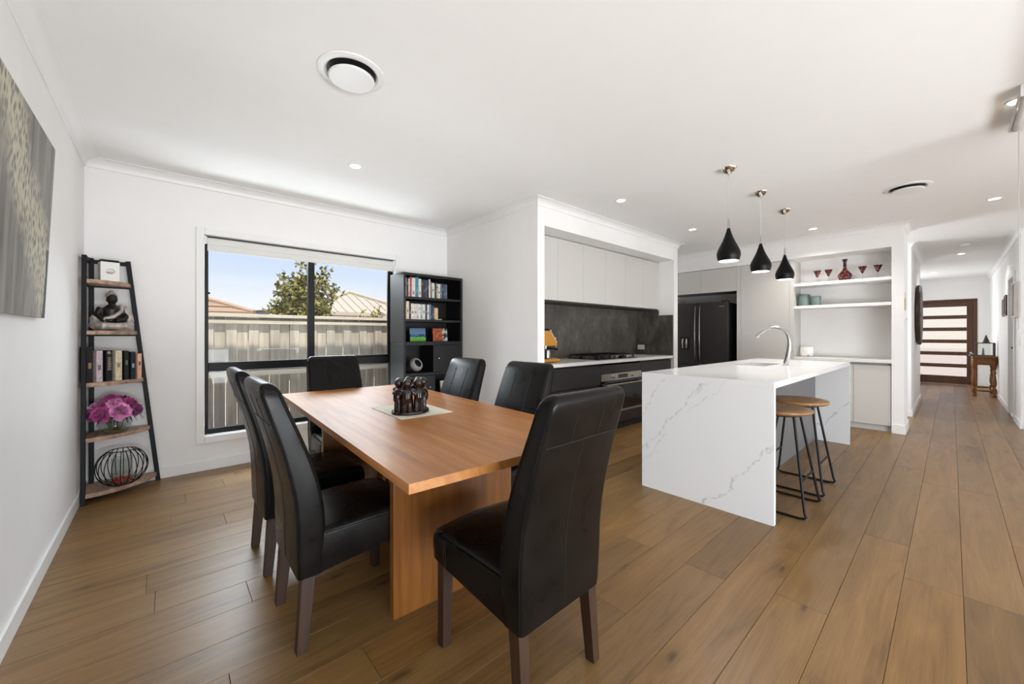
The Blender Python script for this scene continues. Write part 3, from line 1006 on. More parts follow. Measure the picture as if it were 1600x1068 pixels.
# books: one mesh, cover and pages
PAGES = mat('book_pages', S(226, 216, 196), 0.8, var=0.05, scale=80)
BOOKM = {}
def book_mat(c):
    if c not in BOOKM:
        BOOKM[c] = mat('book_cover_%d_%d_%d' % c, S(*c), 0.45, var=0.22, scale=55)
    return BOOKM[c]
def book(th, dp, h, c, loc, rz, label, group, letter=None, lc=None, tilt=0.0):
    """spine faces -Y; th along X"""
    g = G()
    e = 0.0022
    r = 0.0
    g.rings([[(0, 0, z), (th, 0, z), (th, dp, z), (th - e, dp, z), (th - e, e, z), (e, e, z), (e, dp, z), (0, dp, z)] for z in (0, h)])
    t = thing('book', label, 'book', loc, rz, group)
    if tilt:
        t.rotation_euler = (0, tilt, rz)
    g.build('cover', book_mat(c), t, w=False)
    G().box(e, th - e, e, dp - 0.003, 0.003, h - 0.003).build('pages', PAGES, t, w=False)
    if lc:
        q_ = R.uniform(0.08, 0.75)
        G().box(th * 0.25, th * 0.75, -0.0006, 0.0, h * q_, h * (q_ + 0.16)).build('spine_band', book_mat(lc), t, w=False)
    return t
bz = SHZ[2] + 0.0005
rowd = rad(24)
px, py = -0.425, 4.182
specs = [(0.034, 0.150, 0.262, (24, 21, 20), (150, 130, 96), 'black paperback with worn gold lettering, far left on the ladder shelf'),
         (0.036, 0.158, 0.232, (206, 186, 192), (120, 112, 116), 'pale pink thick paperback second on the ladder shelf'),
         (0.036, 0.158, 0.232, (16, 15, 16), (70, 40, 44), 'black thriller paperback with big pale capital lettering on the ladder shelf'),
         (0.040, 0.160, 0.228, (216, 204, 174), (150, 136, 108), 'cream thick paperback in the middle of the ladder shelf'),
         (0.026, 0.150, 0.226, (22, 25, 26), (120, 118, 110), 'slim black paperback right of the cream one on the ladder shelf'),
         (0.030, 0.150, 0.216, (26, 34, 44), (150, 160, 168), 'dark blue paperback with white marks on the ladder shelf'),
         (0.026, 0.140, 0.200, (222, 176, 150), (110, 84, 66), 'peach-coloured book at the right end of the ladder shelf')]
for i, (th, dp, h, c, lc, lab) in enumerate(specs):
    b = book(th, dp, h, c, (px, py, bz), rowd + rad(9), lab, 'books on the ladder shelf', lc=lc)
    if i == 2:
        cu = bpy.data.curves.new('lettering', 'FONT')
        cu.body = 'HARRIS'
        cu.size = 0.030
        cu.extrude = 0.0004
        cu.align_x = 'CENTER'
        cu.align_y = 'CENTER'
        tmp = bpy.data.objects.new('lettering', cu)
        COL.objects.link(tmp)
        bpy.context.view_layer.update()
        me = bpy.data.meshes.new_from_object(tmp.evaluated_get(bpy.context.evaluated_depsgraph_get()))
        bpy.data.objects.remove(tmp)
        me.transform(Matrix.Translation((th / 2, -0.0009, h * 0.56)) @ Matrix.Rotation(PI / 2, 4, 'Y') @ Matrix.Rotation(PI / 2, 4, 'X'))
        me.materials.clear()
        me.materials.append(mat('pale_lettering', S(196, 176, 162), 0.4))
        o = bpy.data.objects.new('lettering', me)
        COL.objects.link(o)
        o.parent = b
        G().sphere((th / 2, -0.0005, h * 0.92), 0.011, 0.0015, 0.011).build('emblem', SIL, b, True, w=False)
    step = th + (0.017 if i < 3 else 0.012)
    px += step * math.cos(rowd)
    py += step * math.sin(rowd)

# peony arrangement in a glass bowl
LEAFG = mat('artificial_leaf_green', S(44, 58, 38), 0.5, var=0.3, scale=40)
PEO = []
def peony_mat(name, dark, light):
    t = NT(name)
    n = t.n('TexNoise', i_Scale=30.0, i_Detail=3.0)
    t.l(t.coords(), n.inputs['Vector'])
    t.l(t.ramp(n.outputs[0], [(0.3, dark), (0.55, light), (0.8, tuple(min(1, c * 1.35 + 0.04) for c in light))]), t.b.inputs['Base Color'])
    t.b.inputs['Roughness'].default_value = 0.65
    t.b.inputs['Sheen Weight'].default_value = 0.2
    return t.m
PEO1 = peony_mat('peony_petal_magenta', S(104, 20, 74), S(176, 62, 132))
PEO2 = peony_mat('peony_petal_pink', S(146, 48, 112), S(224, 142, 192))
PEO3 = peony_mat('peony_petal_deep', S(84, 14, 66), S(140, 34, 110))
fv = thing('flower_arrangement', 'round glass bowl of magenta and pink peonies on the fourth tier', 'flowers', (-0.285, 4.262, SHZ[3] + 0.001))
prof = [(0.000, 0.0), (0.052, 0.0), (0.074, 0.012), (0.090, 0.040), (0.092, 0.065), (0.082, 0.095), (0.066, 0.115), (0.064, 0.118), (0.062, 0.115), (0.078, 0.093), (0.087, 0.064), (0.085, 0.042), (0.070, 0.016), (0.05, 0.006), (0.0, 0.006)]
G().lathe(prof, n=32).build('bowl', CGLASS, fv, True, w=False, ang=60)
G().lathe([(0, 0.0065), (0.05, 0.0065), (0.068, 0.015), (0.076, 0.028), (0, 0.028)], n=28).build('clear_resin', mat('yellowish_resin', S(150, 136, 70), 0.2, var=0.15, Transmission_Weight=0.4), fv, True, w=False)
def peony(c, nrm, r, m):
    g = G()
    bm = g.bm
    nrm = Vector(nrm).normalized()
    q = Vector((0, 0, 1)).rotation_difference(nrm).to_matrix()
    root = bm.verts.new(Vector(c))
    for layer, (np_, open_, ln, wd) in enumerate(((5, 0.16, 0.62, 0.42), (6, 0.40, 0.80, 0.46), (7, 0.72, 0.94, 0.50), (8, 1.08, 1.02, 0.52), (7, 1.45, 1.0, 0.50))):
        for k in range(np_):
            a = 2 * PI * (k + 0.5 * (layer % 2)) / np_ + R.uniform(-0.15, 0.15)
            op = open_ + R.uniform(-0.08, 0.08)
            rows = []
            for i in range(1, 5):
                u = i / 4
                th = op * (0.45 + 0.75 * u) - (0.5 * u * u if layer < 3 else 0.35 * u * u * 0.6)
                rad_ = r * ln * u
                hw = r * wd * math.sin(min(1.0, u * 0.9 + 0.12) * PI * 0.62)
                row = []
                for j in range(-1, 2):
                    px_ = rad_ * math.sin(th)
                    pz_ = rad_ * math.cos(th)
                    cup = 0.18 * r * abs(j) * (1 if layer < 4 else 0.4)
                    fr = (1 + R.uniform(-0.10, 0.06)) if i == 4 else 1
                    L_ = Vector(((px_ * fr - cup * math.cos(th) * 0.6), j * hw, pz_ * fr + cup * 0.5))
                    L_ = Matrix.Rotation(a, 3, 'Z') @ L_
                    row.append(bm.verts.new(Vector(c) + q @ L_))
                rows.append(row)
            g.face([root, rows[0][0], rows[0][1]])
            g.face([root, rows[0][1], rows[0][2]])
            for i in range(3):
                for j in range(2):
                    g.face([rows[i][j], rows[i][j + 1], rows[i + 1][j + 1], rows[i + 1][j]])
    return g.build('peony', m, fv, True, w=False, ang=180)
pe = [((0.030, -0.085, 0.165), (0.15, -1.0, 0.45), 0.068, PEO2), ((-0.060, -0.080, 0.155), (-0.25, -1.0, 0.35), 0.062, PEO1), ((-0.015, -0.025, 0.235), (-0.1, -0.6, 1.0), 0.060, PEO1),
      ((0.005, -0.065, 0.215), (0.05, -0.9, 0.8), 0.052, PEO2), ((0.070, -0.030, 0.205), (0.7, -0.6, 0.7), 0.058, PEO1), ((0.105, -0.040, 0.165), (1.0, -0.5, 0.3), 0.052, PEO3), ((-0.085, -0.02, 0.195), (-0.9, -0.5, 0.7), 0.055, PEO2),
      ((-0.105, -0.03, 0.145), (-1.0, -0.5, 0.1), 0.050, PEO3), ((0.04, 0.05, 0.215), (0.4, 0.7, 0.8), 0.055, PEO3), ((-0.05, 0.05, 0.21), (-0.5, 0.7, 0.8), 0.055, PEO1)]
for c, nrm, r, m in pe:
    peony(c, nrm, r, m)
    g = G()
    g.tube([(c[0] * 0.25, c[1] * 0.25, 0.02), (c[0] * 0.45, c[1] * 0.45, 0.09), c], 0.003, 6)
    g.build('stem', LEAFG, fv, True, w=False)
for k in range(16):
    a = 2 * PI * k / 16 + R.uniform(-0.15, 0.15)
    g = G()
    pts = []
    L_ = R.uniform(0.09, 0.13)
    for i in range(6):
        u = i / 5
        rr_ = 0.045 + L_ * u
        zz = 0.135 + 0.035 * math.sin(u * PI) - 0.055 * u * u
        hw = 0.014 * math.sin(PI * (0.08 + 0.92 * u)) + 0.0005
        pts.append(((rr_ * math.cos(a) - hw * math.sin(a), rr_ * math.sin(a) + hw * math.cos(a), zz), (rr_ * math.cos(a), rr_ * math.sin(a), zz - 0.004), (rr_ * math.cos(a) + hw * math.sin(a), rr_ * math.sin(a) - hw * math.cos(a), zz)))
    V_ = [[g.bm.verts.new(p) for p in row] for row in pts]
    for i in range(5):
        for j in range(2):
            g.face([V_[i][j], V_[i][j + 1], V_[i + 1][j + 1], V_[i + 1][j]])
    if math.hypot(0.285 * 0 + 0.16 * math.cos(a), 0) > -1 and not (math.cos(a) < -0.5 and L_ > 0.11) and not (math.sin(a) > 0.5 and L_ > 0.12):
        g.build('leaf', LEAFG, fv, True, w=False)
    else:
        g.bm.free()

# wire sphere candle holder
wc = thing('wire_candle_holder', 'black wire cage candle holder with red stones on the lowest tier', 'candle holder', (-0.247, 4.255, SHZ[4] + 0.001))
for k in range(20):
    a = 2 * PI * k / 20
    pts = []
    for i in range(13):
        t_ = i / 12
        ph_ = -1.12 + 2.2 * t_
        rr_ = 0.148 * math.cos(ph_) ** 0.9
        pts.append((rr_ * math.cos(a), rr_ * math.sin(a), 0.132 + 0.143 * math.sin(ph_)))
    G().tube(pts, 0.0030, 6).build('wire', BLK, wc, True, w=False)
for zz, rr_ in ((0.132 + 0.143 * math.sin(-1.12), 0.148 * math.cos(1.12) ** 0.9), (0.132 + 0.143 * math.sin(1.08), 0.148 * math.cos(1.08) ** 0.9)):
    G().tube([(rr_ * math.cos(2 * PI * k / 32), rr_ * math.sin(2 * PI * k / 32), zz) for k in range(32)], 0.0034, 6, True).build('ring', BLK, wc, True, w=False)
G().lathe([(0, 0.004), (0.060, 0.004), (0.060, 0.20), (0.0575, 0.20), (0.0575, 0.008), (0, 0.008)], n=28).build('glass_cup', CGLASS, wc, True, w=False)
g = G()
for k in range(40):
    a, rr_ = R.uniform(0, 2 * PI), 0.046 * math.sqrt(R.random())
    g.sphere((rr_ * math.cos(a), rr_ * math.sin(a), 0.016 + R.uniform(0, 0.032)), R.uniform(0.008, 0.012), n=7, m=5)
o = g.build('red_stones', mat('red_stone', S(176, 40, 46), 0.3, var=0.3, scale=40), wc, True, w=False)
o['kind'] = 'stuff'

# ================================================================ BLACK BOOKCASE
BX0, BX1, BY0, BY1 = 2.006, 2.800, 4.090, 4.440
bk = thing('bookcase', 'tall black-brown open bookcase in the corner beside the window', 'bookcase', (2.40, 4.26, 0))
def bbox(name, *a, m=BSH, bev=0.002):
    return box(name, m, bk, *a, bev=bev)
SZ = (1.630, 1.378, 1.122, 0.762)
for (z0, z1) in ((0.0, 1.118), (1.122, 1.925)):
    bbox('side_panel', BX0, BX0 + 0.026, BY0, BY1, z0, z1)
    bbox('side_panel', BX1 - 0.026, BX1, BY0, BY1, z0, z1)
bbox('top_panel', BX0 + 0.026, BX1 - 0.026, BY0, BY1, 1.895, 1.925)
bbox('back_panel', BX0 + 0.026, BX1 - 0.026, BY1 - 0.010, BY1 - 0.001, 0.05, 1.895)
for z in (1.655, 1.396):
    bbox('shelf', BX0 + 0.0262, BX1 - 0.0262, BY0 + 0.004, BY1 - 0.0105, z - 0.028, z)
bbox('shelf', BX0 + 0.0262, BX1 - 0.0262, BY0, BY1 - 0.0105, 1.095, 1.137)
XM = 2.400
for z in (0.775, 0.430, 0.085):
    bbox('shelf', BX0 + 0.0262, BX1 - 0.0262, BY0 + 0.002, BY1 - 0.0105, z - 0.030, z)
for z0, z1 in ((0.7755, 1.0945), (0.4305, 0.7445), (0.0855, 0.3995)):
    bbox('divider', XM - 0.013, XM + 0.013, BY0 + 0.002, BY1 - 0.0105, z0, z1)
d = bbox('door', XM + 0.0135, BX1 - 0.0268, BY0 + 0.002, BY0 + 0.020, 0.778, 1.092)
G().lathe([(0, 0), (0.008, 0), (0.006, 0.012), (0.0, 0.014)], n=12).build('knob', CHROME, d, True, w=False).matrix_local = Matrix.Translation((2.460 - 2.40, BY0 + 0.002 - 4.26, 0.935)) @ Matrix.Rotation(PI / 2, 4, 'X')
d = bbox('door', BX0 + 0.0268, XM - 0.0135, BY0 + 0.002, BY0 + 0.020, 0.433, 0.742)
G().lathe([(0, 0), (0.008, 0), (0.006, 0.012), (0.0, 0.014)], n=12).build('knob', CHROME, d, True, w=False).matrix_local = Matrix.Translation((2.34 - 2.40, BY0 + 0.002 - 4.26, 0.60)) @ Matrix.Rotation(PI / 2, 4, 'X')
def simple_book(x, y, z, th, dp, h, c, lab, grp, flat=False, lc=None):
    b = book(th, dp, h, c, (x, y, z), 0.0, lab, grp, lc=lc)
    return b
row1 = [(0.024, 0.215, (150, 140, 132), 'grey-brown'), (0.020, 0.205, (40, 32, 30), 'brown-black'), (0.018, 0.210, (206, 196, 182), 'cream'), (0.022, 0.228, (168, 60, 74), 'red'), (0.044, 0.222, (214, 210, 200), 'wide white and teal'), (0.040, 0.232, (70, 128, 148), 'wide teal blue'), (0.034, 0.218, (220, 216, 206), 'white'), (0.024, 0.210, (62, 46, 38), 'dark brown'),
        (0.024, 0.212, (40, 42, 52), 'charcoal'), (0.026, 0.208, (60, 66, 92), 'slate blue'), (0.022, 0.214, (34, 36, 48), 'midnight blue'), (0.018, 0.222, (224, 218, 202), 'slim ivory'), (0.022, 0.190, (120, 108, 92), 'tan'), (0.034, 0.182, (206, 214, 208), 'pale mint'), (0.024, 0.176, (52, 50, 48), 'dark grey'), (0.022, 0.180, (176, 168, 150), 'beige'), (0.028, 0.178, (216, 208, 194), 'chalk white'), (0.024, 0.182, (84, 108, 134), 'mid blue'), (0.024, 0.178, (48, 58, 74), 'navy'), (0.024, 0.176, (84, 84, 78), 'olive grey'), (0.022, 0.180, (72, 96, 128), 'denim blue')]
x = BX0 + 0.034
for th, h, c, nm in row1:
    lc = tuple(int(90 + v * 0.5) for v in c) if sum(c) < 400 else tuple(int(v * 0.6) for v in c)
    simple_book(x, 4.135, 1.6555, th, 0.15, h, c, '%s spine among the books on the top shelf of the black bookcase' % nm, 'books on the top shelf of the bookcase', lc=lc)
    x += th + 0.0012
row2 = [(0.018, 0.190, (150, 126, 88), 'ochre'), (0.034, 0.206, (226, 204, 178), 'peach-cream tall'), (0.022, 0.196, (40, 36, 36), 'black'), (0.042, 0.182, (222, 216, 204), 'wide ivory'), (0.030, 0.180, (214, 206, 192), 'cream'), (0.024, 0.182, (206, 206, 202), 'light grey'), (0.020, 0.178, (226, 224, 218), 'white'), (0.026, 0.180, (176, 188, 192), 'pale blue-grey'), (0.034, 0.180, (224, 214, 198), 'oatmeal'), (0.026, 0.182, (66, 72, 84), 'steel blue'), (0.022, 0.180, (218, 218, 218), 'pearl'), (0.024, 0.182, (120, 138, 156), 'sky-grey'), (0.020, 0.176, (46, 52, 60), 'charcoal blue'), (0.022, 0.162, (70, 78, 86), 'slate')]
x = BX0 + 0.036
for th, h, c, nm in row2:
    lc = tuple(int(90 + v * 0.5) for v in c) if sum(c) < 400 else tuple(int(v * 0.65) for v in c)
    simple_book(x, 4.135, 1.3965, th, 0.15, h, c, '%s spine among the books on the second shelf of the black bookcase' % nm, 'books on the second shelf of the bookcase', lc=lc)
    x += th + 0.0012
# small cream mug-like candle jar and flat book beside the second row
fb = G().box(-0.045, 0.045, -0.03, 0.10, 0, 0.012).build('book', book_mat((196, 182, 150)), None, bev=0.001)
fb.location = (x + 0.055, 4.155, 1.3965)
tag(fb, 'small tan book lying flat under the cream jar on the second shelf', 'book')
cj = thing('candle_jar', 'cream candle in a jar at the end of the second shelf of the bookcase', 'candle', (x + 0.045, 4.19, 1.409))
G().lathe([(0, 0), (0.034, 0), (0.036, 0.004), (0.036, 0.125), (0.033, 0.128), (0, 0.128)], n=20).build('jar', mat('cream_wax', S(226, 196, 156), 0.5), cj, True, w=False)
G().lathe([(0, 0.1282), (0.03, 0.1282), (0.03, 0.138), (0, 0.140)], n=16).build('lid', RUST, cj, True, w=False)
# two small framed prints
def print_mat(kind):
    t = NT('print_' + kind)
    tcn = t.n('TexCoord')
    s_ = t.n('SeparateXYZ')
    t.l(tcn.outputs['Object'], s_.inputs[0])
    n = t.n('TexNoise', i_Scale=22.0, i_Detail=3.0)
    t.l(tcn.outputs['Object'], n.inputs['Vector'])
    if kind == 'field':
        z = t.math('ADD', s_.outputs['Z'], t.math('MULTIPLY_ADD', n.outputs[0], 0.03, -0.015))
        c = t.ramp(t.math('MULTIPLY', z, 6.0), [(0.0, S(70, 170, 40)), (0.30, S(110, 186, 60)), (0.34, S(52, 92, 140)), (0.62, S(96, 136, 176)), (1.0, S(92, 112, 134))])
        wv = t.n('TexNoise', i_Scale=34.0)
        t.l(tcn.outputs['Object'], wv.inputs['Vector'])
        m = t.math('MULTIPLY', t.math('GREATER_THAN', wv.outputs[0], 0.56), t.math('MULTIPLY', t.math('GREATER_THAN', s_.outputs['Z'], 0.050), t.math('LESS_THAN', s_.outputs['Z'], 0.085)))
        c = t.mix(m, c, S(26, 44, 62))
    else:
        c = t.ramp(n.outputs[0], [(0.3, S(120, 46, 22)), (0.5, S(176, 84, 44)), (0.7, S(206, 138, 92))])
        m = t.math('GREATER_THAN', t.math('ADD', s_.outputs['X'], t.math('MULTIPLY_ADD', n.outputs[0], 0.03, -0.015)), 0.035)
        c2 = t.ramp(n.outputs[0], [(0.42, S(40, 40, 46)), (0.5, S(150, 150, 152)), (0.56, S(216, 212, 206))])
        c = t.mix(m, c, c2)
    t.l(c, t.b.inputs['Base Color'])
    t.b.inputs['Roughness'].default_value = 0.35
    return t.m
for (x0, kind, lab) in ((2.255, 'field', 'small print of green field and blue sky leaning in the bookcase'), (2.560, 'rust', 'small rust-orange print with a pale figure leaning in the bookcase')):
    t_ = thing('small_print', lab, 'picture', (x0, 4.215, 1.1375))
    t_.rotation_euler = (rad(-7), 0, 0)
    G().box(-0.103, 0.103, 0, 0.012, 0.0, 0.160).build('print_board', print_mat(kind), t_, w=False, bev=0.001)
    G().bar((0, 0.014, 0.11), (0, 0.055, 0.009), 0.02, 0.003).build('easel_strut', BLK, t_, w=False)
# curled white bowl ornament
bo = thing('bowl_ornament', 'grey-white hollow pebble bowl tipped on its side in the bookcase', 'ornament', (2.190, 4.27, 0.8185))
bo.rotation_euler = (rad(58), rad(14), 0.15)
G().lathe([(0.050, 0.1305), (0.0575, 0.112), (0.0615, 0.090), (0.0495, 0.066), (0.02, 0.0565), (0.0, 0.0565)], n=26, cap=False).build('hollow', mat('dark_hollow', S(44, 46, 52), 0.5), bo, True, w=False)
G().lathe([(0.0, 0.010), (0.045, 0.012), (0.074, 0.032), (0.084, 0.062), (0.074, 0.092), (0.058, 0.104), (0.048, 0.100), (0.058, 0.082), (0.062, 0.060), (0.050, 0.036), (0.02, 0.026), (0.0, 0.026)], (0, 0, 0.030), 26).build('bowl', mat('speckled_pebble', S(170, 166, 160), 0.6, var=0.25, scale=60), bo, True, w=False)
# framed photo on the lower right shelf
pf = thing('photo_frame', 'small cream framed picture on the low shelf behind the dining chair', 'picture', (2.66, 4.22, 0.4305))
pf.rotation_euler = (rad(-8), 0, 0)
g = G()
o_ = [(-0.085, 0, 0), (0.085, 0, 0), (0.085, 0, 0.215), (-0.085, 0, 0.215)]
i_ = [(-0.055, 0, 0.032), (0.055, 0, 0.032), (0.055, 0, 0.183), (-0.055, 0, 0.183)]
g.rings([[(x, 0.014, z) for x, y, z in o_], o_, i_, [(x, 0.010, z) for x, y, z in i_]], cap=False)
g.build('frame', mat('cream_frame', S(214, 204, 176), 0.5), pf, w=False)
G().box(-0.056, 0.056, 0.0085, 0.012, 0.031, 0.184).build('photo', mat('faded_photo', S(120, 122, 112), 0.4, var=0.4, scale=30), pf, w=False)

# ================================================================ COOKTOP SIDE OF THE KITCHEN
def part(name, m, root, *a, bev=0.0015):
    return box(name, m, root, *a, bev=bev)
ux = [2.909, 3.378, 3.846, 4.314, 4.782, 5.250, 5.718]
ordn = ['first (leftmost)', 'second', 'third', 'fourth', 'fifth', 'sixth (rightmost)']
for i in range(6):
    t = thing('overhead_cupboard', '%s pale grey overhead cupboard from the left in the recess above the cooktop' % ordn[i], 'cupboard', ((ux[i] + ux[i + 1]) / 2, 3.2, 1.62), group='overhead cupboards above the cooktop')
    part('body', CUPI, t, ux[i] + 0.0005, ux[i + 1] - 0.0005, 3.031, 3.404, 1.622, 2.330)
    part('door', CUPG, t, ux[i] + 0.0012, ux[i + 1] - 0.0012, 3.010, 3.030, 1.612, 2.326, bev=0.001)
hd_ = thing('rangehood', 'dark undermounted rangehood panel with two small lights below the overhead cupboards', 'rangehood', (4.3, 3.2, 1.60))
part('hood_panel', mat('rangehood_grey', S(70, 66, 62), 0.5, 0.2), hd_, 2.912, 5.716, 3.034, 3.384, 1.596, 1.6205)
for x, y in ((3.99, 3.09), (4.63, 3.10)):
    G().lathe([(0, -0.003), (0.022, -0.003), (0.026, 0), (0, 0)], (x, y, 1.5955), 16).build('hood_light', STEEL, hd_, True)
t = G().box(2.909, 5.706, 3.385, 3.4045, 0.9065, 1.595).build('splashback', STN, None, bev=0.001)
tag(t, 'dark mottled stone splashback along the wall behind the gas cooktop', 'splashback')
g = G()
g.prism([(2.783, 0.9065), (3.384, 0.9065), (3.384, 1.595), (3.008, 1.595), (3.008, 1.516), (2.783, 1.516)], 0, 5.707, 5.7195)
t = g.build('splashback', STN, None, bev=0.001)
tag(t, 'dark stone side splashback with stepped top on the pillar right of the cooktop', 'splashback')
t = G().box(2.9085, 5.706, 2.783, 3.3845, 0.868, 0.9055).build('kitchen_benchtop', BENCH, None, bev=0.003)
tag(t, 'long white stone benchtop under the gas cooktop in the kitchen recess', 'benchtop')
def drawers(x0, x1, fronts, lab):
    t = thing('drawer_cabinet', lab, 'cabinet', ((x0 + x1) / 2, 3.1, 0))
    part('body', KICK, t, x0, x1, 2.842, 3.38, 0.10, 0.867)
    part('kickboard', KICK, t, x0, x1, 2.875, 2.89, 0.0, 0.099)
    for z0, z1 in fronts:
        part('drawer', CHAR, t, x0 + 0.0015, x1 - 0.0015, 2.818, 2.840, z0, z1)
    return t
drawers(2.910, 3.936, ((0.612, 0.842), (0.362, 0.592), (0.104, 0.342)), 'charcoal handleless drawer cabinet left of the oven')
drawers(4.872, 5.718, ((0.612, 0.842), (0.362, 0.592), (0.104, 0.342)), 'charcoal handleless drawer cabinet right of the oven beside the pillar')
t = thing('oven_cabinet', 'charcoal cabinet panels above and below the built-in oven', 'cabinet', (4.404, 3.1, 0))
part('top_panel', CHAR, t, 3.938, 4.870, 2.818, 2.840, 0.737, 0.842)
part('bottom_panel', CHAR, t, 3.938, 4.870, 2.818, 2.840, 0.104, 0.240)
part('body', KICK, t, 3.938, 4.870, 3.34, 3.38, 0.10, 0.867)
part('kickboard', KICK, t, 3.938, 4.870, 2.875, 2.89, 0.0, 0.099)
ov = thing('oven', 'wide built-in oven with steel control panel and black glass door', 'oven', (4.404, 3.1, 0.25))
part('oven_body', BLK, ov, 3.945, 4.863, 2.842, 3.33, 0.246, 0.732)
part('control_panel', STEEL, ov, 3.942, 4.866, 2.812, 2.841, 0.648, 0.733)
part('display', DGLASS, ov, 4.305, 4.525, 2.8105, 2.8125, 0.668, 0.716, bev=0)
for x in (4.205, 4.63):
    g = G().cyl((x, 2.812, 0.690), (x, 2.786, 0.690), 0.017, 0.015)
    g.build('knob', STEEL, ov, True)
part('oven_door', DGLASS, ov, 3.942, 4.866, 2.815, 2.841, 0.268, 0.645)
g = G().tube([(4.00, 2.815, 0.600), (4.00, 2.775, 0.600), (4.81, 2.775, 0.600), (4.81, 2.815, 0.600)], 0.010, 10)
g.build('handle', STEEL, ov, True)
part('lower_trim', STEEL, ov, 3.942, 4.866, 2.811, 2.841, 0.243, 0.265)
ck = thing('gas_cooktop', 'black gas cooktop with five burners and iron trivets on the white benchtop', 'cooktop', (4.40, 3.11, 0.906))
part('plate', DGLASS, ck, 3.96, 4.85, 2.865, 3.345, 0.9058, 0.9125)
for x, y, r in ((4.10, 3.22, 0.040), (4.10, 2.98, 0.033), (4.39, 3.10, 0.058), (4.66, 3.22, 0.033), (4.66, 2.98, 0.040)):
    G().lathe([(0, 0), (r * 1.2, 0), (r * 1.15, 0.010), (r, 0.014), (r, 0.022), (r * 0.9, 0.026), (0, 0.026)], (x, y, 0.9126), 20).build('burner', IRON, ck, True)
for x0, x1 in ((3.98, 4.235), (4.25, 4.53), (4.545, 4.775)):
    g = G()
    zt = 0.958
    xm = (x0 + x1) / 2
    for (p, q) in (((x0, 2.885), (x1, 2.885)), ((x1, 2.885), (x1, 3.325)), ((x1, 3.325), (x0, 3.325)), ((x0, 3.325), (x0, 2.885)), ((xm, 2.885), (xm, 3.06)), ((xm, 3.15), (xm, 3.325)), ((x0, 3.105), (xm - 0.05, 3.105)), ((x1, 3.105), (xm + 0.05, 3.105))):
        g.bar((*p, zt), (*q, zt), 0.010, 0.012)
    for p in ((x0, 2.885), (x1, 2.885), (x1, 3.325), (x0, 3.325)):
        g.bar((*p, 0.913), (*p, zt), 0.010, 0.010)
    g.build('trivet', IRON, ck)
for k in range(5):
    G().lathe([(0, 0), (0.017, 0), (0.015, 0.022), (0, 0.023)], (4.813, 2.92 + 0.085 * k, 0.9126), 14).build('knob', STEEL, ck, True)
t = thing('power_outlet', 'white double power outlet on the dark side splashback', 'outlet', (5.703, 3.305, 1.02))
part('plate', WHT, t, 5.698, 5.7068, 3.245, 3.362, 0.985, 1.058)
for y in (3.275, 3.332):
    part('switch', WHT, t, 5.695, 5.698, y - 0.008, y + 0.008, 1.032, 1.048, bev=0)
# mustard coffee machine
YEL = mat('mustard_enamel', S(192, 132, 36), 0.32, var=0.04)
cm = thing('coffee_machine', 'mustard yellow espresso machine with chrome fittings at the left end of the benchtop', 'coffee machine', (3.33, 3.07, 0.906))
part('base', YEL, cm, 3.14, 3.50, 2.95, 3.19, 0.914, 0.948, bev=0.008)
part('drip_tray', STEEL, cm, 3.30, 3.485, 2.97, 3.17, 0.9481, 0.954)
part('column', BLK, cm, 3.15, 3.275, 2.97, 3.17, 0.948, 1.10, bev=0.004)
g = G().prism([(3.14, 1.095), (3.455, 1.095), (3.445, 1.125), (3.335, 1.262), (3.14, 1.262)], 1, 2.955, 3.185)
g.build('head', YEL, cm, bev=0.006)
g = G().prism([(3.452, 1.128), (3.462, 1.133), (3.350, 1.272), (3.340, 1.266)], 1, 2.965, 3.175)
g.build('front_plate', CHROME, cm)
part('cup_tray', BLK, cm, 3.15, 3.325, 2.965, 3.175, 1.2625, 1.288, bev=0.004)
g = G().lathe([(0, 0), (0.05, 0), (0.058, 0.04), (0.0, 0.045)], (3.235, 3.07, 1.2885), 18)
g.build('bean_hopper', mat('smoky_plastic', S(48, 44, 40), 0.15), cm, True)
for (x, z, y) in ((3.375, 1.256, 3.00), (3.405, 1.215, 3.07), (3.440, 1.172, 2.99), (3.462, 1.158, 3.10)):
    G().sphere((x + 0.012, y, z + 0.006), 0.014).build('knob', CHROME, cm, True)
G().cyl((3.36, 3.07, 1.094), (3.36, 3.07, 1.060), 0.034, n=18).build('group_head', CHROME, cm, True)
G().tube([(3.36, 3.05, 1.07), (3.40, 2.99, 1.062), (3.43, 2.93, 1.055)], [0.012, 0.011, 0.012], 10).build('portafilter_handle', BLK, cm, True)
G().tube([(3.46, 3.00, 1.12), (3.475, 2.995, 1.08), (3.515, 2.985, 0.995)], 0.005, 8).build('steam_wand', CHROME, cm, True)
cm.location.x -= 0.14
jg = thing('milk_jug', 'steel milk jug standing on the tray of the yellow coffee machine', 'jug', (3.225, 3.03, 0.9545))
G().lathe([(0, 0), (0.038, 0), (0.041, 0.01), (0.036, 0.06), (0.033, 0.088), (0.030, 0.088), (0.033, 0.06), (0.037, 0.012), (0, 0.005)], n=22).build('jug_body', STEEL, jg, True, w=False)
G().tube([(-0.034, 0, 0.075), (-0.060, 0, 0.072), (-0.062, 0, 0.035), (-0.040, 0, 0.022)], 0.004, 8).build('handle', STEEL, jg, True, w=False)

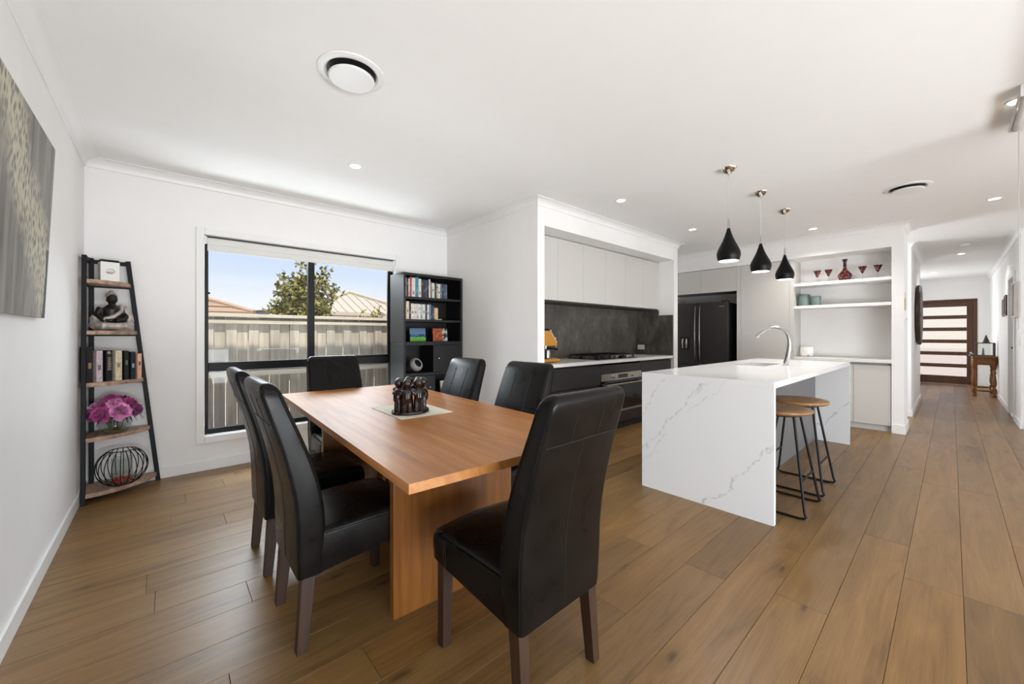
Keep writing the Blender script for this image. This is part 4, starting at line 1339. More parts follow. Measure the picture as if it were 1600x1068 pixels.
# ================================================================ REFRIGERATOR WALL
fr = thing('refrigerator', 'tall black stainless double-door refrigerator with water dispenser', 'refrigerator', (7.05, 2.82, 0))
RY0, RY1, RM = 2.369, 3.277, 2.840
part('cabinet', mat('fridge_side_black', S(30, 29, 30), 0.5, 0.2), fr, 6.800, 7.44, RY0 + 0.004, RY1 - 0.004, 0.02, 1.735)
dL = part('door', BSTEEL, fr, 6.728, 6.798, RM + 0.003, RY1, 0.72, 1.757, bev=0.006)
dR = part('door', BSTEEL, fr, 6.728, 6.798, RY0, RM - 0.003, 0.72, 1.757, bev=0.006)
part('freezer_drawer', BSTEEL, fr, 6.728, 6.798, RY0, RY1, 0.39, 0.714, bev=0.006)
part('freezer_drawer', BSTEEL, fr, 6.728, 6.798, RY0, RY1, 0.05, 0.384, bev=0.006)
part('hinge_cover', BLK, fr, 6.76, 6.84, RY0 + 0.03, RY0 + 0.12, 1.7575, 1.772)
for y, d in ((RM + 0.038, dL), (RM - 0.038, dR)):
    pts = [(6.728, y, 0.78)] + [(6.700 - 0.028 * math.sin(PI * k / 10), y, 0.80 + 0.88 * k / 10) for k in range(11)] + [(6.728, y, 1.70)]
    G().tube(pts, [0.009] + [0.010 + 0.003 * math.sin(PI * k / 10) for k in range(11)] + [0.009], 10).build('handle', mat('dark_steel_handle', S(128, 126, 124), 0.25, 0.9), d, True)
part('dispenser', DGLASS, dL, 6.7262, 6.729, 2.995, 3.145, 0.955, 1.175, bev=0)
for y in (3.098, 3.032):
    G().tube([(6.722, y, 1.145), (6.715, y, 1.08), (6.724, y, 0.985)], [0.012, 0.017, 0.012], 8).build('dispenser_lever', CHROME, dL, True)
part('badge', STEEL, dR, 6.7266, 6.7285, 2.425, 2.505, 1.676, 1.684, bev=0)
t = thing('overhead_cupboard', 'pale grey cupboard above the refrigerator, left one next to the white pillar', 'cupboard', (7.0, 3.1, 1.916), group='cupboards above the refrigerator')
part('body', CUPI, t, 6.772, 7.30, 2.805, 3.40, 1.920, 2.296)
part('door', CUPG, t, 6.752, 6.771, 2.8055, 3.40, 1.914, 2.294, bev=0.001)
t = thing('overhead_cupboard', 'pale grey cupboard above the refrigerator, right one next to the tall pantry', 'cupboard', (7.0, 2.5, 1.916), group='cupboards above the refrigerator')
part('body', CUPI, t, 6.772, 7.30, 2.255, 2.803, 1.920, 2.296)
part('door', CUPG, t, 6.752, 6.771, 2.2545, 2.8030, 1.914, 2.294, bev=0.001)
t = G().box(6.750, 7.49, 2.198, 2.2525, 0, 2.2985).build('end_panel', CUPG, None, bev=0.001)
tag(t, 'tall narrow pale grey panel between refrigerator and pantry', 'panel')
t = thing('pantry_cupboard', 'tall pale grey handleless pantry cupboard between refrigerator and open niche', 'cupboard', (7.0, 1.85, 0))
part('body', CUPG, t, 6.772, 7.29, 1.5065, 2.197, 0.07, 2.2985)
part('door', CUPG, t, 6.750, 6.771, 1.559, 2.1955, 0.075, 2.294, bev=0.001)
part('side_strip', CUPG, t, 6.750, 6.771, 1.5065, 1.557, 0.0, 2.2985, bev=0.001)
part('kickboard', CUPG, t, 6.80, 6.815, 1.559, 2.197, 0, 0.069)
for z, lab in ((1.947, 'upper white open shelf in the niche, holding the glassware'), (1.629, 'lower white open shelf in the niche, holding two green canisters')):
    t = G().box(6.752, 7.129, 0.4965, 1.5050, z - 0.040, z).build('niche_shelf', WALL, None, bev=0.002)
    tag(t, lab, 'shelf', 'open shelves in the niche')
t = G().box(6.735, 7.129, 0.4965, 1.5050, 0.862, 0.902).build('niche_benchtop', BENCH, None, bev=0.003)
tag(t, 'white stone benchtop in the niche below the open shelves', 'benchtop')
nc = thing('niche_cabinet', 'pale grey low cabinet under the niche benchtop', 'cabinet', (6.95, 1.0, 0))
part('body', CUPI, nc, 6.785, 7.128, 0.498, 1.504, 0.07, 0.861)
part('kickboard', CUPG, nc, 6.80, 6.815, 0.498, 1.504, 0, 0.069)
for a, b in ((0.500, 0.856), (0.859, 1.180), (1.183, 1.503)):
    part('door', CUPG, nc, 6.762, 6.784, a, b, 0.078, 0.828, bev=0.001)
# glassware
RUBY = glass('ruby_cut_glass', (0.50, 0.12, 0.12), 0.14)
def ruby():
    t = NT('ruby_cut_crystal')
    v = t.coords()
    vo = t.n('TexVoronoi', i_Scale=45.0)
    t.l(v, vo.inputs['Vector'])
    t.l(t.ramp(vo.outputs['Distance'], [(0.18, S(200, 176, 168)), (0.30, S(122, 52, 48)), (0.6, S(66, 16, 18))]), t.b.inputs['Base Color'])
    t.b.inputs['Roughness'].default_value = 0.1
    t.b.inputs['Transmission Weight'].default_value = 0.25
    return t.m
RUB = ruby()
GZ = 1.9475
wg = None
glabs = ['ruby cut-glass goblet at the left end of the niche shelf', 'ruby cut-glass goblet just left of the decanter', 'ruby cut-glass goblet just right of the decanter', 'ruby cut-glass goblet at the right end of the niche shelf']
for i, y in enumerate((1.267, 1.141, 0.786, 0.636)):
    if wg is None:
        wg = thing('goblet', glabs[0], 'glass', (6.93, y, GZ), group='goblets on the niche shelf')
        G().lathe([(0.006, 0.085), (0.014, 0.098), (0.046, 0.176), (0.044, 0.176), (0.012, 0.102), (0.0, 0.094)], n=20).build('cup', RUB, wg, True, w=False)
        G().lathe([(0.0, 0.0), (0.032, 0.0), (0.030, 0.003), (0.006, 0.008), (0.0035, 0.04), (0.005, 0.085), (0.0, 0.088)], n=18).build('stem', CGLASS, wg, True, w=False)
    else:
        copy_of(wg, (6.93, y, GZ), 0.3 * i, glabs[i])
dc = thing('decanter', 'ruby cut-glass decanter with long neck on the niche shelf', 'decanter', (6.93, 0.966, GZ))
G().lathe([(0, 0), (0.058, 0), (0.062, 0.02), (0.080, 0.075), (0.072, 0.095), (0.030, 0.150), (0.019, 0.175), (0.017, 0.262), (0.033, 0.288), (0.031, 0.296), (0, 0.296)], n=24).build('decanter_body', RUB, dc, True, w=False, ang=25)
G().lathe([(0.0195, 0.20), (0.0185, 0.205), (0.0185, 0.268), (0.0345, 0.290), (0.032, 0.2975), (0, 0.2975)], n=24).build('dark_neck', mat('dark_ruby', S(40, 16, 18), 0.12), dc, True, w=False)
GRN = mat('sage_green_glaze', S(104, 122, 116), 0.3, var=0.05)
for y, r, h, lab in ((1.418, 0.068, 0.168, 'taller sage green canister on the lower niche shelf'), (1.282, 0.062, 0.132, 'shorter sage green canister on the lower niche shelf')):
    t = thing('canister', lab, 'canister', (6.92, y, 1.6295), group='canisters in the niche')
    G().lathe([(0, 0), (r, 0), (r + 0.001, 0.004), (r, h - 0.022), (0, h - 0.022)], n=28).build('canister_body', GRN, t, True, w=False)
    G().lathe([(0, h - 0.0215), (r + 0.001, h - 0.0215), (r + 0.001, h - 0.003), (r - 0.003, h), (0, h)], n=28).build('lid', GRN, t, True, w=False)
t = thing('small_appliance', 'small white rounded ribbed kitchen appliance on the niche benchtop', 'appliance', (6.95, 1.392, 0.9025), 0.2)
g = G()
rs = []
for z, k in ((0.008, 0.86), (0.02, 0.95), (0.06, 1.0), (0.10, 0.99), (0.125, 0.95), (0.138, 0.85), (0.142, 0.6)):
    rs.append([(0.062 * k * math.cos(2 * PI * i / 48) * (1 + 0.012 * (i % 2)), 0.080 * k * math.sin(2 * PI * i / 48) * (1 + 0.012 * (i % 2)), z) for i in range(48)])
g.rings(rs)
g.build('shell', WCER, t, True, w=False)
G().lathe([(0, 0), (0.045, 0), (0.050, 0.0085), (0, 0.0085)], n=20).build('foot', WHT, t, True, w=False)
G().box(-0.066, -0.060, -0.030, -0.002, 0.012, 0.020).build('switch', BLK, t, w=False)

# ================================================================ ISLAND
il = thing('kitchen_island', 'white veined stone waterfall island with grey back panel', 'island', (2.894, 0.738, 0))
g = G()
holed(g, 2.894, 5.712, 4.33, 4.83, 0.44, 0.72, 0.918, lambda a, d, z: (a, 0.750 + z, 0.875 + 0.040 * d))
g.build('stone_top', QTZ, il)
part('waterfall_end', QTZ, il, 2.894, 2.934, 0.750, 1.668, 0.0, 0.8748, bev=0)
part('waterfall_end', QTZ, il, 5.672, 5.712, 0.750, 1.668, 0.0, 0.8748, bev=0)
part('back_panel', ISLG, il, 2.9345, 5.6715, 1.055, 1.073, 0.0, 0.8745)
part('body', CHAR, il, 2.9345, 4.20, 1.0735, 1.625, 0.10, 0.8745)
part('body', CHAR, il, 4.96, 5.6715, 1.0735, 1.625, 0.10, 0.8745)
part('kickboard', KICK, il, 2.9345, 5.6715, 1.57, 1.585, 0.0, 0.099)
for k in range(5):
    a = 2.936 + k * 0.547
    part('door', CHAR, il, a, a + 0.5445, 1.626, 1.645, 0.104, 0.85)
sk = thing('sink', 'square steel undermount sink set in the island top', 'sink', (4.58, 1.33, 0.70))
def rect(x0, x1, y0, y1, z):
    return rrect(x0, x1, y0, y1, 0.02, z, 4)
G().rings([rect(4.335, 4.825, 1.195, 1.465, 0.690), rect(4.325, 4.835, 1.185, 1.475, 0.8745), rect(4.332, 4.828, 1.192, 1.468, 0.8745), rect(4.345, 4.815, 1.205, 1.455, 0.697)]).build('basin', mat('sink_steel', S(74, 72, 70), 0.45, 0.35), sk)
G().lathe([(0, 0), (0.04, 0), (0.036, 0.004), (0, 0.002)], (4.58, 1.33, 0.6972), 18).build('drain', CHROME, sk, True)
tp = thing('kitchen_tap', 'brushed nickel pull-out gooseneck tap on the island', 'tap', (4.652, 1.102, 0.915))
NICK = mat('brushed_nickel', S(188, 186, 184), 0.27, 1.0, var=0.04)
G().lathe([(0, 0), (0.027, 0), (0.026, 0.006), (0, 0.007)], (4.652, 1.102, 0.9152), 20).build('base_ring', NICK, tp, True)
pth = [(1.101, 0.930), (1.090, 0.970), (1.080, 1.020), (1.073, 1.070), (1.069, 1.120), (1.070, 1.170), (1.082, 1.220), (1.108, 1.258), (1.145, 1.285), (1.190, 1.297), (1.235, 1.291), (1.275, 1.268)]
G().tube([(4.652 - 0.003 * i, y, z) for i, (y, z) in enumerate(pth)], [0.023, 0.023, 0.022, 0.020, 0.0175, 0.016, 0.015, 0.0145, 0.0145, 0.0145, 0.015, 0.0155], 14).build('spout', NICK, tp, True)
G().tube([(4.619, 1.270, 1.270), (4.612, 1.318, 1.229), (4.608, 1.348, 1.195)], [0.0165, 0.0175, 0.0205], 14).build('spray_head', NICK, tp, True)
G().sphere((4.609, 1.316, 1.214), 0.008).build('spray_button', BLK, tp, True)
G().tube([(4.648, 1.082, 1.012), (4.648, 1.077, 1.036)], 0.0235, 14).build('collar', NICK, tp, True)
G().tube([(4.665, 1.078, 1.026), (4.700, 1.072, 1.032), (4.735, 1.070, 1.050)], [0.010, 0.007, 0.006], 10).build('lever', NICK, tp, True)

# ================================================================ STOOLS
def make_stool(lab):
    t = thing('bar_stool', lab, 'stool', (3.335, 0.83, 0), group='bar stools at the island')
    G().lathe([(0, 0.662), (0.178, 0.662), (0.192, 0.667), (0.200, 0.677), (0.198, 0.688), (0.188, 0.694), (0.10, 0.690), (0, 0.689)], n=40).build('seat', STOOLW, t, True, w=False)
    G().tube([(0.13 * math.cos(2 * PI * k / 28), 0.13 * math.sin(2 * PI * k / 28), 0.654) for k in range(28)], 0.0075, 8, True).build('seat_ring', BLK, t, True, w=False)
    for s_ in (-1, 1):
        pts = [(s_ * 0.082, -0.105, 0.652)]
        b = (s_ * 0.205, -0.205, 0.010)
        for k in range(1, 8):
            u = k / 7
            pts.append((s_ * (0.082 + 0.118 * u), -0.105 - 0.085 * u, 0.652 - 0.602 * u))
        pts += [(s_ * 0.204, -0.199, 0.024), (s_ * 0.205, -0.188, 0.0125), (s_ * 0.205, -0.165, 0.0085)]
        full = pts + [(x, -y, z) for x, y, z in reversed(pts)]
        G().tube(full, 0.0082, 10).build('sled_leg', BLK, t, True, w=False)
    for y in (-1, 1):
        u = (0.652 - 0.235) / 0.602
        G().cyl((-(0.082 + 0.118 * u), y * (0.105 + 0.085 * u), 0.235), (0.082 + 0.118 * u, y * (0.105 + 0.085 * u), 0.235), 0.0065, n=10).build('foot_rail', BLK, t, True, w=False)
    return t
s1 = make_stool('nearest of two round timber-seat bar stools, half hidden by the island end')
copy_of(s1, (3.88, 0.83, 0), 0.0, 'farther of two round timber-seat bar stools, under the island overhang')

# ================================================================ PENDANTS
PBLK = mat('black_satin_shade', S(9, 8, 8), 0.38, var=0.15, Specular_IOR_Level=0.2)
PINT = mat('white_shade_lining', S(238, 236, 232), 0.5)
pd = None
plab = ['black teardrop pendant light nearest the camera over the island', 'black teardrop pendant light in the middle of three over the island', 'black teardrop pendant light farthest along the island, by the niche']
for i, x in enumerate((3.480, 4.297, 5.115)):
    if pd is None:
        pd = thing('pendant_light', plab[0], 'lamp', (x, 1.223, CZ), group='pendants over the island')
        z0 = 1.827 - CZ
        out = [(0.076, 0.0), (0.083, 0.018), (0.089, 0.045), (0.088, 0.068), (0.080, 0.094), (0.064, 0.128), (0.046, 0.165), (0.031, 0.202), (0.020, 0.236), (0.013, 0.262), (0.011, 0.270)]
        inn = [(r - 0.003, z + (0.001 if k else 0)) for k, (r, z) in enumerate(out[:8])]
        G().lathe([(r, z + z0) for r, z in out] + [(0, 0.270 + z0)], n=36, cap=False).build('shade', PBLK, pd, True, w=False, ang=60)
        G().lathe([(r, z + z0) for r, z in inn], n=36, cap=False).build('lining', PINT, pd, True, w=False, ang=60)
        G().lathe([(0, 0.004 + z0), (0.0715, 0.004 + z0), (0.0715, 0.010 + z0), (0, 0.010 + z0)], n=32).build('diffuser', PENDM, pd, True, w=False)
        G().lathe([(0.0115, 0.268 + z0), (0.0095, 0.285 + z0), (0.0065, 0.325 + z0), (0.004, 0.352 + z0), (0.0, 0.353 + z0)], n=14).build('cone_cap', STEEL, pd, True, w=False)
        G().cyl((0, 0, 0.350 + z0), (0, 0, -0.045), 0.0016, n=6).build('cord', mat('clear_cord', S(205, 203, 200), 0.4), pd, True, w=False)
        G().lathe([(0.062, -0.0005), (0.060, -0.006), (0.046, -0.026), (0.022, -0.042), (0.008, -0.047), (0.006, -0.060), (0.0, -0.061)], n=32).build('ceiling_rose', CHROME, pd, True, w=False)
    else:
        copy_of(pd, (x, 1.223, CZ), 0, plab[i])
    lamp('pendant_bulb', 'SPOT', (x, 1.223, 1.815), (0, 0, 0), 16, (1.0, 0.97, 0.93), spot_size=rad(150), spot_blend=0.6, shadow_soft_size=0.06)

# ================================================================ CEILING FITTINGS
dl = None
DL = [((1.159, 3.226), 'recessed downlight in the ceiling near the dining window'), ((3.491, 2.25), 'recessed downlight in front of the cooktop bulkhead, left one'), ((5.145, 2.245), 'recessed downlight near the right end of the cooktop bulkhead'),
      ((6.28, 1.195), 'recessed downlight before the open niche'), ((6.263, -0.289), 'recessed downlight at the right, right of the far ceiling vent'), ((3.745, -0.262), 'recessed downlight at the right edge of the picture beside the blind tube'),
      ((10.1, -0.111), 'recessed downlight in the hall just beyond the smoke alarm'), ((12.7, 0.26), 'recessed downlight nearest the front door')]
for (x, y), lab in DL:
    if dl is None:
        dl = thing('downlight', lab, 'downlight', (x, y, CZ), group='recessed downlights')
        G().lathe([(0.040, -0.001), (0.042, -0.005), (0.052, -0.005), (0.056, -0.0005)], n=28).build('trim_ring', WHT, dl, True, w=False)
        G().lathe([(0, -0.0035), (0.0405, -0.0035), (0.0405, -0.001), (0, -0.001)], n=24).build('diffuser', LIGHTM, dl, True, w=False)
    else:
        copy_of(dl, (x, y, CZ), 0, lab)
    lamp('downlight_lamp', 'SPOT', (x, y, CZ - 0.02), (0, 0, 0), 22 if x > 9 else (42 if x > 6 and y > 1 else (1.6 if y > 2 else 6)), (1.0, 0.97, 0.93), spot_size=rad(140), spot_blend=0.8, shadow_soft_size=0.05)
vt = thing('ceiling_vent', 'large round white ceiling air vent above the dining table', 'vent', (0.735, 2.095, CZ), group='round ceiling vents')
G().lathe([(0.166, -0.0005), (0.164, -0.005), (0.150, -0.010), (0.132, -0.010), (0.124, -0.003), (0.122, -0.0012)], n=48, cap=False).build('outer_ring', WHT, vt, True, w=False)
G().lathe([(0.0, -0.001), (0.126, -0.001), (0.126, -0.0004), (0.0, -0.0004)], n=40).build('shade_disc', VENTSHADE, vt, True, w=False)  # flat dark disc paints the shade of a recess that is not modelled
G().lathe([(0, -0.016), (0.075, -0.016), (0.085, -0.006), (0, -0.004)], n=32).build('core', VENTSHADE, vt, True, w=False)
G().lathe([(0, -0.040), (0.108, -0.038), (0.114, -0.033), (0.112, -0.027), (0.06, -0.020), (0, -0.018)], n=48).build('disc', WHT, vt, True, w=False)
copy_of(vt, (5.18, 0.273, CZ), 0, 'round white ceiling air vent farther off, beyond the pendants near the hall')
sm = thing('smoke_alarm', 'small white smoke alarm on the hall ceiling', 'smoke alarm', (9.07, -0.138, CZ))
G().lathe([(0.06, -0.0005), (0.062, -0.012), (0.052, -0.03), (0.03, -0.036), (0, -0.036)], n=28).build('alarm_body', WHT, sm, True, w=False)
G().lathe([(0.012, -0.0362), (0.012, -0.039), (0, -0.039)], n=14).build('test_button', WHT, sm, True, w=False)
# blind cassette by the opening at the right
rb = thing('roller_blind', 'rolled-up blind tube at the ceiling by the right edge of the picture', 'blind', (3.8, -0.278, 2.555))
G().cyl((3.52, -0.278, 2.553), (4.110, -0.278, 2.553), 0.023, n=20).build('tube', mat('blind_tube_grey', S(196, 192, 188), 0.4, var=0.02), rb, True)
G().cyl((3.52, -0.250, 2.540), (4.110, -0.250, 2.540), 0.006, n=10).build('hem_bar', STEEL, rb, True)
part('bracket', WHT, rb, 4.111, 4.117, -0.304, -0.252, 2.526, CZ - 0.0005)
part('bracket', WHT, rb, 3.512, 3.518, -0.304, -0.252, 2.526, CZ - 0.0005)
G().cyl((4.123, -0.289, 2.55), (4.123, -0.289, 1.25), 0.0022, n=6).build('chain', mat('white_chain', S(205, 203, 200), 0.4), rb, True)

# ================================================================ HALL
cs = thing('console_table', 'turned-leg honey timber console table near the front door', 'table', (12.45, -0.43, 0))
part('table_top', CONW, cs, 11.98, 12.92, -0.585, -0.275, 0.768, 0.792, bev=0.004)
for y0, y1 in ((-0.315, -0.295), (-0.565, -0.545)):
    part('apron', CONW, cs, 12.06, 12.84, y0, y1, 0.620, 0.7675)
for x0, x1 in ((12.025, 12.045), (12.855, 12.875)):
    part('apron', CONW, cs, x0, x1, -0.535, -0.325, 0.620, 0.7675)
for x in (12.035, 12.865):
    for y in (-0.305, -0.555):
        g = G()
        prof = [(0.0, 0.0), (0.020, 0.0), (0.029, 0.015), (0.029, 0.035), (0.018, 0.055), (0.018, 0.062)]
        prof += [(0.030, 0.064), (0.030, 0.165), (0.019, 0.170), (0.016, 0.185), (0.026, 0.215), (0.031, 0.27), (0.027, 0.33), (0.019, 0.42), (0.016, 0.455), (0.025, 0.468), (0.025, 0.485), (0.017, 0.500), (0.022, 0.545), (0.029, 0.565), (0.029, 0.66), (0.026, 0.767), (0.0, 0.767)]
        g.lathe(prof, (x, y, 0), 18)
        g.build('leg', CONW, cs, True)
for y in (-0.305, -0.555):
    G().tube([(12.065, y, 0.115), (12.25, y, 0.115), (12.45, y, 0.115), (12.65, y, 0.115), (12.835, y, 0.115)], [0.014, 0.020, 0.026, 0.020, 0.014], 10).build('stretcher', CONW, cs, True)
for x in (12.035, 12.865):
    G().tube([(x, -0.335, 0.115), (x, -0.38, 0.115), (x, -0.43, 0.115), (x, -0.48, 0.115), (x, -0.525, 0.115)], [0.012, 0.019, 0.024, 0.019, 0.012], 10).build('stretcher', CONW, cs, True)
DKT = mat('dark_brown_frame', S(70, 44, 26), 0.4, var=0.15)
lt = thing('glass_case', 'brown-framed glass display case on the console table', 'case', (12.25, -0.44, 0.7925))
for x in (12.08, 12.40):
    for y in (-0.560, -0.335):
        part('corner_post', DKT, lt, x - 0.011, x + 0.011, y - 0.011, y + 0.011, 0.7925, 1.055)
for z in (0.800, 1.050):
    for y in (-0.560, -0.335):
        part('rail', DKT, lt, 12.0915, 12.3885, y - 0.008, y + 0.008, z - 0.0075, z + 0.0075)
    for x in (12.08, 12.40):
        part('rail', DKT, lt, x - 0.008, x + 0.008, -0.5485, -0.3465, z - 0.0075, z + 0.0075)
part('pane', CGLASS, lt, 12.079, 12.081, -0.5485, -0.3465, 0.808, 1.042, bev=0)
part('pane', CGLASS, lt, 12.0915, 12.3885, -0.337, -0.335, 0.808, 1.042, bev=0)
part('base_board', DKT, lt, 12.0915, 12.3885, -0.551, -0.344, 0.7926, 0.7995)
part('lid', CGLASS, lt, 12.0915, 12.3885, -0.551, -0.344, 1.0505, 1.0535, bev=0)
t = thing('ornament_cone', 'dark pointed ornament standing on the glass display case', 'ornament', (12.26, -0.46, 1.0577))
G().lathe([(0, 0), (0.050, 0), (0.045, 0.02), (0.024, 0.09), (0.008, 0.150), (0, 0.155)], n=16).build('cone', mat('ornament_dark', S(46, 34, 36), 0.5), t, True, w=False)
G().lathe([(0, -0.0005), (0.056, -0.0005), (0.056, 0.004), (0, 0.004)], n=16).build('foot', DKT, t, True, w=False)
t = thing('figurine', 'small dark figurine inside the glass display case', 'ornament', (12.20, -0.42, 0.7997))
G().lathe([(0, 0), (0.030, 0), (0.024, 0.02), (0.014, 0.07), (0.018, 0.10), (0.008, 0.125), (0.014, 0.145), (0, 0.16)], n=14).build('figure', mat('figurine_grey', S(90, 88, 86), 0.4), t, True, w=False)
G().lathe([(0, -0.0001), (0.034, -0.0001), (0.034, 0.006), (0, 0.006)], n=14).build('foot', DKT, t, True, w=False)
t = thing('telephone', 'dark telephone with pale handset at the near corner of the console table', 'telephone', (12.10, -0.297, 0.7925), 0.2)
G().prism([(-0.05, 0.0), (0.06, 0.0), (0.06, 0.045), (-0.05, 0.02)], 1, -0.012, 0.055).build('phone_base', mat('phone_black', S(30, 30, 32), 0.4), t, w=False, bev=0.004)
G().tube([(-0.055, 0.03, 0.035), (0.0, 0.03, 0.055), (0.055, 0.03, 0.062)], [0.016, 0.011, 0.016], 10).build('handset', mat('handset_grey', S(150, 148, 146), 0.4), t, True, w=False)
# round carved wall art
ra = thing('round_wall_art', 'large round dark carved wooden disc on the left hall wall', 'artwork', (9.55, HL, 1.555))
DISC = wood('dark_carved_disc', S(26, 18, 14), S(74, 52, 38), 2, 0.5, 10, 2, 0.1, 3.0)
g = G()
rs = []
for d, r in ((0.002, 0.46), (0.015, 0.495), (0.045, 0.500), (0.064, 0.485), (0.060, 0.40), (0.048, 0.33), (0.056, 0.30), (0.044, 0.20), (0.050, 0.12), (0.046, 0.02)):
    rs.append([(9.55 + r * (1 + (0.014 * math.sin(9 * 2 * PI * i / 64 + d * 60) if r > 0.15 else 0)) * math.cos(2 * PI * i / 64), HL - d, 1.555 + r * (1 + (0.014 * math.sin(11 * 2 * PI * i / 64) if r > 0.15 else 0)) * math.sin(2 * PI * i / 64)) for i in range(64)])
g.rings(rs)
g.build('carved_disc', DISC, ra, True, ang=30)
G().lathe([(0.010, 0.0), (0.05, 0.004), (0.03, 0.012), (0, 0.014)], n=20).build('boss', DISC, ra, True, w=False).matrix_local = Matrix.Translation((0, -0.0465, 0)) @ Matrix.Rotation(PI / 2, 4, 'X')
# small pictures on the right hall wall
PICF = mat('pale_picture_frame', S(206, 198, 190), 0.5)
PICI = mat('picture_print_mauve', S(150, 136, 140), 0.5, var=0.3, scale=14)
for x0, x1, z0, z1, d, m, lab in ((10.56, 10.86, 1.53, 1.82, 0.020, DKT, 'small dark-framed picture on the right hall wall, nearer the console table'), (10.10, 10.40, 1.53, 1.86, 0.025, DKT, 'small dark-framed picture on the right hall wall, nearer the hall door'), (8.42, 8.84, 1.45, 1.92, 0.045, PICF, 'pale deep-framed picture on the right hall wall before the door, at the picture edge')):
    t = thing('hall_picture', lab, 'picture', ((x0 + x1) / 2, YR, (z0 + z1) / 2), group='pictures on the right hall wall')
    for a in ((x0, x1, z0, z0 + 0.022), (x0, x1, z1 - 0.022, z1), (x0, x0 + 0.022, z0 + 0.0221, z1 - 0.0221), (x1 - 0.022, x1, z0 + 0.0221, z1 - 0.0221)):
        part('frame_bar', m, t, a[0], a[1], YR + 0.0005, YR + d, a[2], a[3])
    part('print', PICI, t, x0 + 0.0225, x1 - 0.0225, YR + 0.002, YR + d * 0.6, z0 + 0.0225, z1 - 0.0225, bev=0)
t = thing('light_switch', 'white light switch plate on the right hall wall by the picture edge', 'switch', (8.40, YR, 1.13))
part('plate', WHT, t, 8.365, 8.435, YR + 0.0005, YR + 0.009, 1.075, 1.19)
part('rocker', WHT, t, 8.39, 8.41, YR + 0.009, YR + 0.013, 1.12, 1.145)
# hanging tag and controller on the niche pillar's hall side
t = thing('hanging_tag', 'small beige hanging loop on the white pillar beside the niche', 'ornament', (6.80, 0.384, 1.62))
G().tube([(6.80, 0.378, 1.735), (6.80, 0.376, 1.70), (6.80, 0.376, 1.665)], 0.003, 6).build('cord', mat('beige_cord', S(196, 180, 152), 0.7), t, True)
G().tube([(6.80 + 0.030 * math.sin(2 * PI * k / 24), 0.3775, 1.595 + 0.070 * math.cos(2 * PI * k / 24)) for k in range(24)], 0.006, 8, True).build('loop', mat('beige_wood_loop', S(190, 170, 138), 0.6), t, True)
t = thing('wall_controller', 'small white controller with dark display below the hanging loop', 'controller', (6.80, 0.384, 1.45))
part('casing', WHT, t, 6.775, 6.825, 0.366, 0.3835, 1.40, 1.50)
part('screen', BLK, t, 6.782, 6.818, 0.3645, 0.3658, 1.402, 1.428, bev=0)

# ================================================================ OUTSIDE
sbox('ground', mat('concrete_ground', S(176, 168, 158), 0.9, var=0.1), -30, 60, -30, 60, -0.35, -0.20)
FY = 6.0
fe = thing('timber_fence', 'weathered grey timber paling fence outside the dining window', 'fence', (2.1, FY, -0.2))
pal = []
for k in range(58):
    x = -1.2 + 0.118 * k
    wv = 0.110
    front = k % 2
    y = FY + (0.0 if front else 0.018)
    if len(pal) < 2:
        o = box('paling', FENCEW, fe, x, x + wv, y, y + 0.016, -0.18, 1.44)
        pal.append((o, x))
    else:
        src, x0 = pal[k % 2]
        o = src.copy()
        COL.objects.link(o)
        o.location = (x - x0, R.uniform(-0.003, 0.003), R.uniform(-0.006, 0.006))
part('cap_rail', RAILW, fe, -1.3, 5.8, FY - 0.075, FY + 0.06, 1.441, 1.481, bev=0.003)
part('top_rail', RAILW, fe, -1.3, 5.8, FY - 0.050, FY - 0.001, 1.359, 1.404, bev=0.003)
part('bottom_rail', RAILW, fe, -1.3, 5.8, FY - 0.050, FY - 0.001, 0.690, 0.757, bev=0.003)
for x in (-0.9, 1.55, 4.0):
    part('post', RAILW, fe, x, x + 0.10, FY + 0.036, FY + 0.13, -0.19, 1.43)
# tree beyond the fence
LEAF = mat('tree_leaf_green', S(126, 120, 58), 0.5, var=0.45, scale=6)
BARK = mat('tree_bark', S(84, 70, 54), 0.9, var=0.3)
def leaf_mass(name, blobs, n, size, m, root):
    g = G()
    tot = sum(b[3] * b[4] * b[5] for b in blobs)
    for (cx, cy, cz, rx, ry, rz) in blobs:
        for _ in range(int(n * rx * ry * rz / tot)):
            while True:
                p = Vector((R.uniform(-1, 1), R.uniform(-1, 1), R.uniform(-1, 1)))
                if 0.12 < p.length < 1.0:
                    break
            c = Vector((cx + p.x * rx, cy + p.y * ry, cz + p.z * rz))
            d = Vector((R.uniform(-1, 1), R.uniform(-1, 1), R.uniform(-0.2, 1.2))).normalized()
            a = d.cross(Vector((R.uniform(-1, 1), R.uniform(-1, 1), R.uniform(-1, 1)))).normalized()
            L_, W_ = size * R.uniform(0.7, 1.2), size * 0.30
            nn = d.cross(a)
            v = [g.bm.verts.new(q) for q in (c, c + d * L_ * 0.5 + a * W_ + nn * W_ * 0.3, c + d * L_, c + d * L_ * 0.5 - a * W_ + nn * W_ * 0.3)]
            g.face([v[0], v[1], v[2]])
            g.face([v[0], v[2], v[3]])
    o = g.build(name, m, root)
    o['kind'] = 'stuff'
    return o
tr = thing('tree', 'olive-green leafy tree beyond the fence, behind the window mullion', 'tree', (1.95, 8.0, -0.2))
